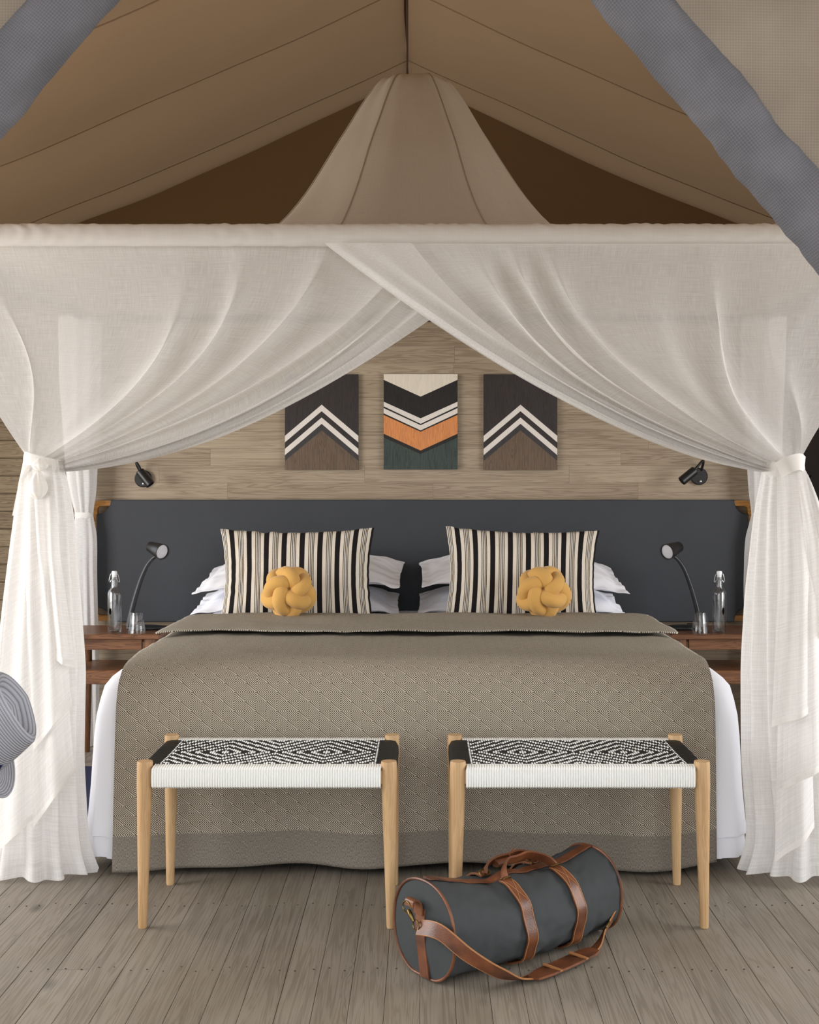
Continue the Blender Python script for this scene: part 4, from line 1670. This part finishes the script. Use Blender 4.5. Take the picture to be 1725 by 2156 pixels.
o = MB().add(ribbon(smooth_path([P(1640, 990, 3.885), P(1662, 978, 3.868), P(1684, 972, 3.875), P(1694, 978, 3.90)], 6), (0, 0, 1), 0.052, 0.003)).build('tie_strap', MT['curtain_hem'], tr_)

# rear curtains tied at the rear posts
REAR = 'rear bed curtains'
for k, (up, lo, lab) in enumerate((
        ([(668, 120, 215), (800, 120, 212), (985, 134, 205), (1040, 142, 203), (1070, 152, 197), (1084, 160, 193)],
         [(1084, 160, 193), (1100, 154, 201), (1130, 153, 205), (1200, 155, 204), (1310, 158, 207), (1450, 165, 210), (1530, 172, 208), (1576, 166, 212)],
         'white rear bed curtain beside the headboard, behind the knotted front curtain'),
        ([(668, 1560, 1660), (800, 1562, 1658), (985, 1573, 1652), (1040, 1577, 1640), (1070, 1582, 1622), (1086, 1586, 1618)],
         [(1086, 1586, 1618), (1105, 1574, 1632), (1140, 1568, 1640), (1250, 1565, 1645), (1370, 1572, 1650), (1450, 1572, 1650), (1576, 1566, 1656)],
         'white rear bed curtain beside the headboard, behind the band-tied front curtain'))):
    Yr = 5.93
    cx_ = (up[-1][1] + up[-1][2]) / 2
    t = thing('rear_curtain', lab, 'curtain', (P(cx_, 0, Yr).x, Yr, 0), REAR)
    skirt(cx_, up, Yr, 0.55, 7, 3.0 + k, 0, n=110, m=40, bottom_wave=0).build('upper_drape', MT['curtain'], t)
    skirt(cx_, lo, Yr, 0.55, 7, 8.0 + k, 0, n=110, m=40).build('lower_drape', MT['curtain'], t)
    band(cx_, 1085, 0.040, 0.028, Yr, t)

# ================================================================== BENCHES


def bench(x0, x1, yf, yb, zt, label, group):
    """x0,x1 / yf,yb: leg centres"""
    xc = (x0 + x1) / 2
    t = thing('bench', label, 'bench', (xc, (yf + yb) / 2, 0), group)
    for (lx, ly) in ((x0, yf), (x1, yf), (x0, yb), (x1, yb)):
        sx = 0.006 * (1 if lx > xc else -1)
        pts, rads = [], []
        for k, (f, r_) in enumerate(((0, .0115), (0.01, .0125), (0.25, .0150), (0.55, .0185), (0.78, .0212), (0.86, .0225), (0.985, .0225), (1.0, .0215))):
            pts.append(Vector((lx + sx * (1 - f), ly + (0.004 if ly > yf else -0.004) * (1 - f), f * zt)))
            rads.append(r_)
        MB().add(tube(pts, rads, 20)).build('leg', MT['oak'], t)
    sz1, sz0 = 0.455, 0.399           # seat rails top / bottom
    rr = (sz1 - sz0) / 2
    ax0, ax1 = x0 + 0.022, x1 - 0.022
    for ly in (yf, yb):
        box('rail', ax0 - 0.01, ax1 + 0.01, ly - 0.012, ly + 0.012, sz0 + 0.006, sz1 - 0.008, MT['oak'], t, 0.004)
    for lx in (x0, x1):
        box('rail', lx - 0.012, lx + 0.012, yf + 0.015, yb - 0.015, sz0 + 0.006, sz1 - 0.008, MT['oak'], t, 0.004)
    # white cords: wrap the long rails and cross the seat
    nW = 90
    pitch = (ax1 - ax0) / nW
    cr = pitch * 0.5
    wy0, wy1 = yf - 0.019, yb + 0.019
    nR = 34
    ry0, ry1 = yf + 0.022, yb - 0.022
    rp_ = (ry1 - ry0) / nR
    skip = 3                        # cords at each end stay black
    ic = (nW - 2 * skip) / 4.0

    def over(i, j):
        ii = i - skip
        d1 = abs((ii % (2 * ic)) - ic)
        d2 = abs(j - (nR - 1) / 2.0)
        return ((d1 + d2 * 1.25) % 5.6) < 1.9

    def ztop(y):
        f = (y - wy0) / (wy1 - wy0)
        return sz1 - 0.004 * math.sin(PI * f)
    W, Bk, Fr = MB(), MB(), MB()
    for i in range(nW):
        x = ax0 + (i + 0.5) * pitch
        # wrap on front rail
        fp = [Vector((x, wy0 + 0.005, sz0)), Vector((x, wy0 - 0.001, sz0 + 0.004)), Vector((x, wy0 - 0.0015, (sz0 + sz1) / 2)), Vector((x, wy0, sz1 - 0.005)),
              Vector((x + pitch * .25, wy0 + 0.006, sz1)), Vector((x + pitch * .4, yf + 0.010, sz1 + 0.0015)), Vector((x, ry0 - 0.001, sz1 - 0.001))]
        Fr.add(tube(fp, cr, 6, caps=False))
        bp = [Vector((x, 2 * ((yf + yb) / 2) - p.y, p.z)) for p in fp]
        Fr.add(tube(bp, cr, 6, caps=False))
        if i < skip - 1 or i >= nW - skip + 1:
            pass
        pts = []
        for j in range(nR):
            y = ry0 + (j + 0.5) * rp_
            o_ = over(i, j)
            if i < skip or i >= nW - skip:
                o_ = (i in (skip - 1, nW - skip)) and j % 2 == 0
            pts.append(Vector((x, y, ztop(y) + (0.0036 if o_ else -0.0085))))
        W.add(tube([Vector((x, ry0, ztop(ry0) - 0.001))] + pts + [Vector((x, ry1, ztop(ry1) - 0.001))], cr * 0.92, 5, caps=False))
    for j in range(nR):
        y = ry0 + (j + 0.5) * rp_
        z = ztop(y)
        e = 0.017
        pts = [Vector((x0 - e + 0.004, y, sz0 + 0.006)), Vector((x0 - e, y, sz0 + 0.02)), Vector((x0 - e + 0.001, y, sz1 - 0.016)), Vector((x0 - e + 0.008, y, sz1 - 0.004)), Vector((x0 + 0.004, y, z)),
               Vector((xc, y, z - 0.0006)), Vector((x1 - 0.004, y, z)), Vector((x1 + e - 0.008, y, sz1 - 0.004)), Vector((x1 + e - 0.001, y, sz1 - 0.016)), Vector((x1 + e, y, sz0 + 0.02)), Vector((x1 + e - 0.004, y, sz0 + 0.006))]
        Bk.add(tube(pts, rp_ * 0.50, 6, caps=False))
    o = Fr.build('white_cord_wrap', MT['cord_w'], t)
    o['kind'] = 'stuff'
    o = W.build('white_woven_cords', MT['cord_w'], t)
    o['kind'] = 'stuff'
    o = Bk.build('black_woven_cords', MT['cord_b'], t)
    o['kind'] = 'stuff'
    return t


yf_, yb_ = 3.495, 3.866
b1 = bench((305.5 - CX) / 744.0, (819 - CX) / 744.0, yf_, yb_, 0.470, 'wooden bench with black and white woven seat, on the hat side of the bed foot', 'woven benches')
b2 = copy_thing(b1, (0.886, 0, 0), 'wooden bench with black and white woven seat, standing behind the duffel bag', 'woven benches')

# ================================================================== DUFFEL BAG
C0, C1 = Vector((0.0, 3.135, 0)), Vector((0.47, 3.50, 0))
dv = (C1 - C0)
BL_ = dv.length
dv.normalize()
nv_ = Vector((dv.y, -dv.x, 0))          # towards the viewer's side
bag = thing('duffel_bag', 'charcoal canvas duffel bag with tan leather straps lying on the floor', 'bag', tuple((C0 + C1) / 2))
ux = [0, 0.12, 0.3, 0.48, 0.65, 0.8, 0.92, 1.0]
hh = [0.252, 0.236, 0.212, 0.202, 0.204, 0.214, 0.228, 0.232]
ww = [0.122, 0.130, 0.138, 0.142, 0.140, 0.136, 0.126, 0.118]


def sm(x, xs, ys):
    return (interp(x - .05, xs, ys) + interp(x, xs, ys) * 2 + interp(x + .05, xs, ys)) / 4


def bag_pt(u, a, off=0.0):
    """u along the bag, a: 0 = viewer's side, pi/2 = top"""
    h, w = sm(u, ux, hh), sm(u, ux, ww)
    c, s = math.cos(a), math.sin(a)
    n_ = 2.25
    k = (abs(c) ** n_ + abs(s) ** n_) ** (-1 / n_)
    x = w * c * k
    z = h * 0.5 * s * k
    if s < 0:
        z *= 0.94
    mid = math.sin(PI * min(1, max(0, u)))
    # soft dents
    d = 0.016 * mid * nz(u * 5 + 1, c * 1.5, s * 1.5) + 0.008 * nz(u * 11, c * 2.6, s * 2.6) * mid + (0.004 * nz(u * 26 + c * 5, c * 5, s * 5) if off == 0 else 0.0)
    if u > 0.7:
        d -= 0.012 * math.sin(PI * (u - 0.7) / 0.3) * max(0, math.sin(a * 1.0 + 0.3)) ** 2
    x += c * (d + off)
    z += s * (d + off)
    ctr = C0 + dv * (BL_ * u)
    p = ctr + nv_ * x + Vector((0, 0, h * 0.48 + z))
    p.z = max(p.z, 0.004 + min(off, 0.002))
    return p


body = MB().add(grid(lambda u, v: bag_pt(v, 2 * PI * u), 72, 60, closeu=True))
# end caps
for ue, sgn in ((0.0, -1), (1.0, 1)):
    n = len(body.v)
    rings = 10
    ctr = C0 + dv * (BL_ * ue) + Vector((0, 0, sm(ue, ux, hh) * 0.49))
    for r_ in range(rings):
        f = 1 - r_ / rings
        for k in range(72):
            a = 2 * PI * k / 72
            p = bag_pt(ue, a)
            q = ctr.lerp(p, f)
            q += dv * sgn * (0.012 * math.sin(PI * (1 - f) * 0.5) + 0.006 * nz(q.x * 22, q.z * 16, ue) * (1 - f ** 4))
            body.v.append(tuple(q))
            body.uv.append((0, 0))
    body.v.append(tuple(ctr + dv * sgn * 0.013))
    body.uv.append((0, 0))
    for r_ in range(rings - 1):
        for k in range(72):
            l = (k + 1) % 72
            q = (n + r_ * 72 + k, n + r_ * 72 + l, n + (r_ + 1) * 72 + l, n + (r_ + 1) * 72 + k)
            body.f.append(q)
    for k in range(72):
        body.f.append((n + (rings - 1) * 72 + k, n + (rings - 1) * 72 + (k + 1) % 72, n + rings * 72))
fixn(body.build('canvas_body', MT['bagcanvas'], bag))
for ue, sgn in ((0.0, -1), (1.0, 1)):
    pts = [bag_pt(ue, 2 * PI * k / 60, 0.002) + dv * sgn * 0.001 for k in range(60)]
    MB().add(tube(pts, 0.0038, 8, closed=True)).build('piping', MT['leather'], bag)


def strap_on_bag(u, a0, a1, w, n=36, skew=0.0):
    pts = [bag_pt(u + skew * (k / n), a0 + (a1 - a0) * k / n, 0.0065) for k in range(n + 1)]
    s = MB().add(ribbon(pts, dv, w, 0.004)).build('leather_strap', MT['leather'], bag)
    for e in (-1, 1):
        q = [p + dv * e * (w / 2 - 0.0015) for p in pts]
        c0 = [p + (p - (C0 + dv * (p - C0).dot(dv) + Vector((0, 0, 0.1)))).normalized() * 0.0022 for p in q]
        MB().add(tube(c0, 0.0012, 5)).build('strap_edge', MT['leather_edge'], s)
    return s


for u_ in (0.40, 0.705):
    strap_on_bag(u_, R(76), R(-88), 0.036)
    strap_on_bag(u_, R(104), R(268), 0.036)
# cross-stitched tab at the top of each strap
for u_ in (0.40, 0.705):
    a_, b_ = R(70), R(42)
    for (s0, s1) in ((-1, 1), (1, -1)):
        pts = [bag_pt(u_, a_ + (b_ - a_) * k / 8, 0.009) + dv * (0.013 * (s0 + (s1 - s0) * k / 8)) for k in range(9)]
        MB().add(tube(pts, 0.0009, 5)).build('stitching', MT['leather_edge'], bag)
# zipper placket along the top
zp = [bag_pt(0.02 + 0.97 * k / 40, R(92), 0.0055) for k in range(41)]
MB().add(ribbon(zp, nv_, 0.028, 0.004)).build('zip_placket', MT['leather'], bag)
zt_ = bag_pt(0.985, R(90), 0.004)
MB().add(tube([zt_, zt_ + nv_ * 0.012 + Vector((0, 0, -0.006)), zt_ + nv_ * 0.022 + Vector((0, 0, -0.018))], 0.0028, 8)).build('zip_puller', MT['brass'], bag)
rc = zt_ + nv_ * 0.028 + Vector((0, 0, -0.026))
MB().add(tube([rc + nv_ * 0.009 * math.cos(2 * PI * k / 16) + (Vector((0, 0, 1)) * 0.8 + dv * .5) * 0.009 * math.sin(2 * PI * k / 16) for k in range(16)], 0.0016, 6, closed=True)).build('zip_ring', MT['brass'], bag)
# carry handles, fallen together on top
for sgn, lean in ((1, 0.052), (-1, 0.016)):
    hA, hB = bag_pt(0.40, R(90 - 16 * sgn), 0.008), bag_pt(0.705, R(90 - 16 * sgn), 0.008)
    mid = (hA + hB) / 2
    pts = smooth_path([hA, hA + Vector((0, 0, 0.018)) + dv * 0.012 - nv_ * lean * .4, hA.lerp(hB, 0.28) + Vector((0, 0, 0.026)) - nv_ * lean, mid + Vector((0, 0, 0.026)) - nv_ * lean * 1.1,
                       hA.lerp(hB, 0.72) + Vector((0, 0, 0.030)) - nv_ * lean, hB + Vector((0, 0, 0.018)) - dv * 0.012 - nv_ * lean * .4, hB], 6)
    MB().add(ribbon(pts, nv_ * 0.6 + Vector((0, 0, 0.8)), 0.026, 0.006)).build('handle', MT['leather'], bag)
    for hp_ in (hA, hB):
        ring = [hp_ + Vector((0, 0, 0.004)) + dv * 0.017 * math.cos(2 * PI * k / 18) + (nv_ * 0.7 * sgn + Vector((0, 0, 0.5))) * 0.012 * math.sin(2 * PI * k / 18) for k in range(18)]
        MB().add(tube(ring, 0.0022, 6, closed=True)).build('handle_ring', MT['brass'], bag)
hm_ = (bag_pt(0.40, R(90)) + bag_pt(0.705, R(90))) / 2 + Vector((0, 0, 0.026)) - nv_ * 0.045
MB().add(tube([hm_ - dv * 0.05, hm_ + dv * 0.05], 0.016, 12, flat=0.6)).build('handle_wrap', MT['leather'], bag)
MB().add(ribbon(smooth_path([hm_ + Vector((0, 0, .004)), hm_ + Vector((0.004, 0, 0.022)), hm_ + Vector((0.014, 0, 0.034))], 4), (0, 1, 0), 0.006, 0.002)).build('wrap_lace', MT['leather'], bag, False)
# strap down the near end and shoulder strap clip
capc = C0 + Vector((0, 0, 0.123))
nf_ = -dv


def cap_pt(lat, z, off):
    return C0 + nv_ * lat + Vector((0, 0, z)) + nf_ * off


cs = [cap_pt(0.0 + 0.012 * (0.18 - z) / 0.18, z, 0.0155 - 0.010 * abs(z - 0.12) / 0.12) for z in (0.178, 0.16, 0.13, 0.10, 0.07, 0.04, 0.02, 0.006)]
MB().add(ribbon(cs, nv_, 0.036, 0.004)).build('end_strap', MT['leather'], bag, False)
lp = [cap_pt(0.0, 0.165, 0.018), cap_pt(0.0, 0.19, 0.02), cap_pt(-0.002, 0.205, 0.03), cap_pt(-0.004, 0.203, 0.042), cap_pt(-0.004, 0.19, 0.044)]
MB().add(ribbon(smooth_path(lp, 5), nv_, 0.034, 0.004)).build('end_loop', MT['leather'], bag, False)
rcn = cap_pt(-0.012, 0.186, 0.046)
MB().add(tube([rcn + nv_ * 0.017 * math.cos(2 * PI * k / 18) + Vector((0, 0, 0.015 * math.sin(2 * PI * k / 18))) for k in range(18)], 0.002, 6, closed=True)).build('d_ring', MT['brass'], bag)
cl0, cl1 = cap_pt(0.0, 0.183, 0.05), cap_pt(0.022, 0.160, 0.05)
MB().add(tube([cl0, cl0.lerp(cl1, .3), cl0.lerp(cl1, .6), cl1], [0.003, 0.0065, 0.006, 0.003], 10)).build('clip', MT['brass'], bag)
rr_ = cl1 + Vector((0.006, 0, -0.010))
MB().add(tube([rr_ + nv_ * 0.013 * math.cos(2 * PI * k / 18) + Vector((0, 0, 0.013 * math.sin(2 * PI * k / 18))) for k in range(18)], 0.002, 6, closed=True)).build('clip_ring', MT['brass'], bag)
sp0 = rr_ + Vector((0.006, -0.002, -0.004))
spts = [sp0, P(925, 1962, 3.03), P(985, 2010, 3.0), P(1040, 2043, 3.01), P(1085, 2061, 3.085), Vector((0.275, 3.125, 0.006)), Vector((0.33, 3.17, 0.006)), Vector((0.40, 3.235, 0.006)),
        Vector((0.455, 3.30, 0.012)), Vector((0.49, 3.36, 0.035)), Vector((0.535, 3.42, 0.075)), Vector((0.555, 3.475, 0.105)), Vector((0.545, 3.53, 0.125)), C1 + dv * 0.02 + Vector((0, 0, 0.14))]
wds = [Vector(w) for w in ((0.55, 0, 0.75), (0.5, -.1, 0.8), (0.4, -.2, 0.85), (0.2, -.5, 0.7), (0.1, -.85, 0.45), (.55, -.8, 0.12), (.6, -.8, 0.05), (.65, -.75, 0.05),
                           (.6, -.6, 0.3), (.3, -.4, 0.8), (.2, -.3, 0.9), (.1, -.2, 1), (0, -.1, 1), (0, 0, 1))]
sp2 = smooth_path(spts, 6)
wd2 = smooth_path(wds, 6)
ss = MB().add(ribbon(sp2, [w.normalized() for w in wd2], 0.036, 0.004)).build('shoulder_strap', MT['leather'], bag)
for e in (-1, 1):
    fr_ = frames(sp2)
    q = []
    for p, w, f_ in zip(sp2, wd2, fr_):
        w = (w - f_[0] * w.dot(f_[0])).normalized()
        q.append(p + w * e * 0.0175 + f_[0].cross(w).normalized() * -0.0)
    MB().add(tube(q, 0.0024, 5)).build('strap_edge', MT['leather_edge'], ss)
padp = [Vector((0.275, 3.10, 0.013)), Vector((0.31, 3.14, 0.013)), Vector((0.37, 3.20, 0.013)), Vector((0.43, 3.265, 0.013)), Vector((0.455, 3.285, 0.015))]
pd = MB().add(ribbon(smooth_path(padp, 4), [Vector((.68, -.7, 0.1))] * 17, [0.034 + 0.026 * min(1, 4 * min(i, 16 - i) / 16) for i in range(17)], 0.006)).build('shoulder_pad', MT['leather'], bag, False)
for k in (0.3, 0.72):
    c = padp[0].lerp(padp[-1], k) + Vector((0, 0, 0.005))
    w = Vector((.68, -.7, 0)).normalized()
    MB().add(ribbon([c - w * 0.03, c + w * 0.03], dv, 0.008, 0.004)).build('pad_loop', MT['leather_edge'], pd, False)
bc = Vector((0.492, 3.362, 0.04))
fr = (Vector((0.455, 3.30, 0.012)) - Vector((0.535, 3.42, 0.075))).normalized()
w = Vector((.3, -.4, .8)).normalized()
sq = [bc + w * a * 0.023 + fr * b_ * 0.010 for a, b_ in ((-1, -1), (1, -1), (1, 1), (-1, 1))]
MB().add(tube([p for k in range(4) for p in (sq[k], sq[k].lerp(sq[(k + 1) % 4], .5))], 0.0024, 6, closed=True)).build('buckle', MT['brass'], bag)

# ================================================================== HAT on a coat stand
hat_ax = Vector((0.84, 0.0, 0.52)).normalized()
HC = P(-66, 1548, 2.55)            # centre of the brim opening
hat = thing('straw_hat', 'grey braided straw hat with a navy ribbon, hung beside the curtain', 'hat', tuple(HC))
zx = hat_ax
xx = Vector((0.5, 0.10, -0.85))
xx = (xx - zx * xx.dot(zx)).normalized()   # long direction of the crown, pointing down
yy = zx.cross(xx)


def hat_pt(lx, ly, lz):
    return HC + xx * lx + yy * ly + zx * lz


A_, B_, H_ = 0.098, 0.080, 0.118


def crown(u, v):
    a = 2 * PI * u
    c, s = math.cos(a), math.sin(a)
    # v: 0 at brim, .7 at top rim, 1 at the top centre
    if v < 0.68:
        f = v / 0.68
        k = 1 - 0.16 * f ** 1.6
        z = H_ * f * (0.93 + 0.07 * f)
        z *= 1 - 0.10 * f * max(0, c)           # front a little lower
    else:
        f = (v - 0.68) / 0.32
        k = 0.84 * (1 - f) ** 0.9
        lip = math.sin(PI * min(1, f * 2.2)) * 0.010 if f < 0.45 else 0
        z = H_ * (1 - 0.10 * max(0, c)) + lip - 0.034 * (max(0, f - 0.12) / 0.88) ** 0.8
    # pinch at the front
    x = A_ * k * c
    y = B_ * k * s * (1 - 0.22 * max(0, c) * min(1, v * 1.3))
    return hat_pt(x, y, z)


MB().add(grid(crown, 64, 46, lambda u, v: (u * 0.56, v * 0.19), closeu=True)).build('crown', MT['hat'], hat)


def brim(u, v):
    a = 2 * PI * u
    k = v
    x = (A_ + 0.052 * k) * math.cos(a)
    y = (B_ + 0.052 * k) * math.sin(a)
    z = -0.006 * math.sin(PI * k) + 0.016 * k * k * abs(math.sin(a)) ** 2 + 0.002
    return hat_pt(x, y, z)


o = MB().add(grid(brim, 64, 12, lambda u, v: (u * 0.7, v * 0.053), closeu=True)).build('brim', MT['hat'], hat)
solidify(o, 0.003)
MB().add(grid(lambda u, v: hat_pt(A_ * 1.01 * (1 - 0.045 * v) * math.cos(2 * PI * u), B_ * 1.015 * (1 - 0.045 * v) * math.sin(2 * PI * u), 0.004 + 0.032 * v), 64, 3, closeu=True)).build('ribbon', MT['navy'], hat)
# stand outside the picture edge whose peg carries the hat
cs_ = thing('coat_stand', 'slim wooden coat stand whose peg carries the straw hat', 'coat stand', (HC.x - 0.28, 2.62, 0))
sx_ = HC.x - 0.28
MB().add(tube([(sx_, 2.62, 0.03), (sx_, 2.62, 1.7)], 0.018, 14)).build('pole', MT['oak'], cs_)
MB().add(lathe([(0.0, 0.0), (0.15, 0.0), (0.15, 0.02), (0.03, 0.035), (0.0, 0.036)], 28, (sx_, 2.62, 0.0))).build('base', MT['oak'], cs_)
MB().add(tube([Vector((sx_, 2.62, HC.z + 0.01)), HC + hat_ax * 0.075], 0.012, 12)).build('peg', MT['oak'], cs_)
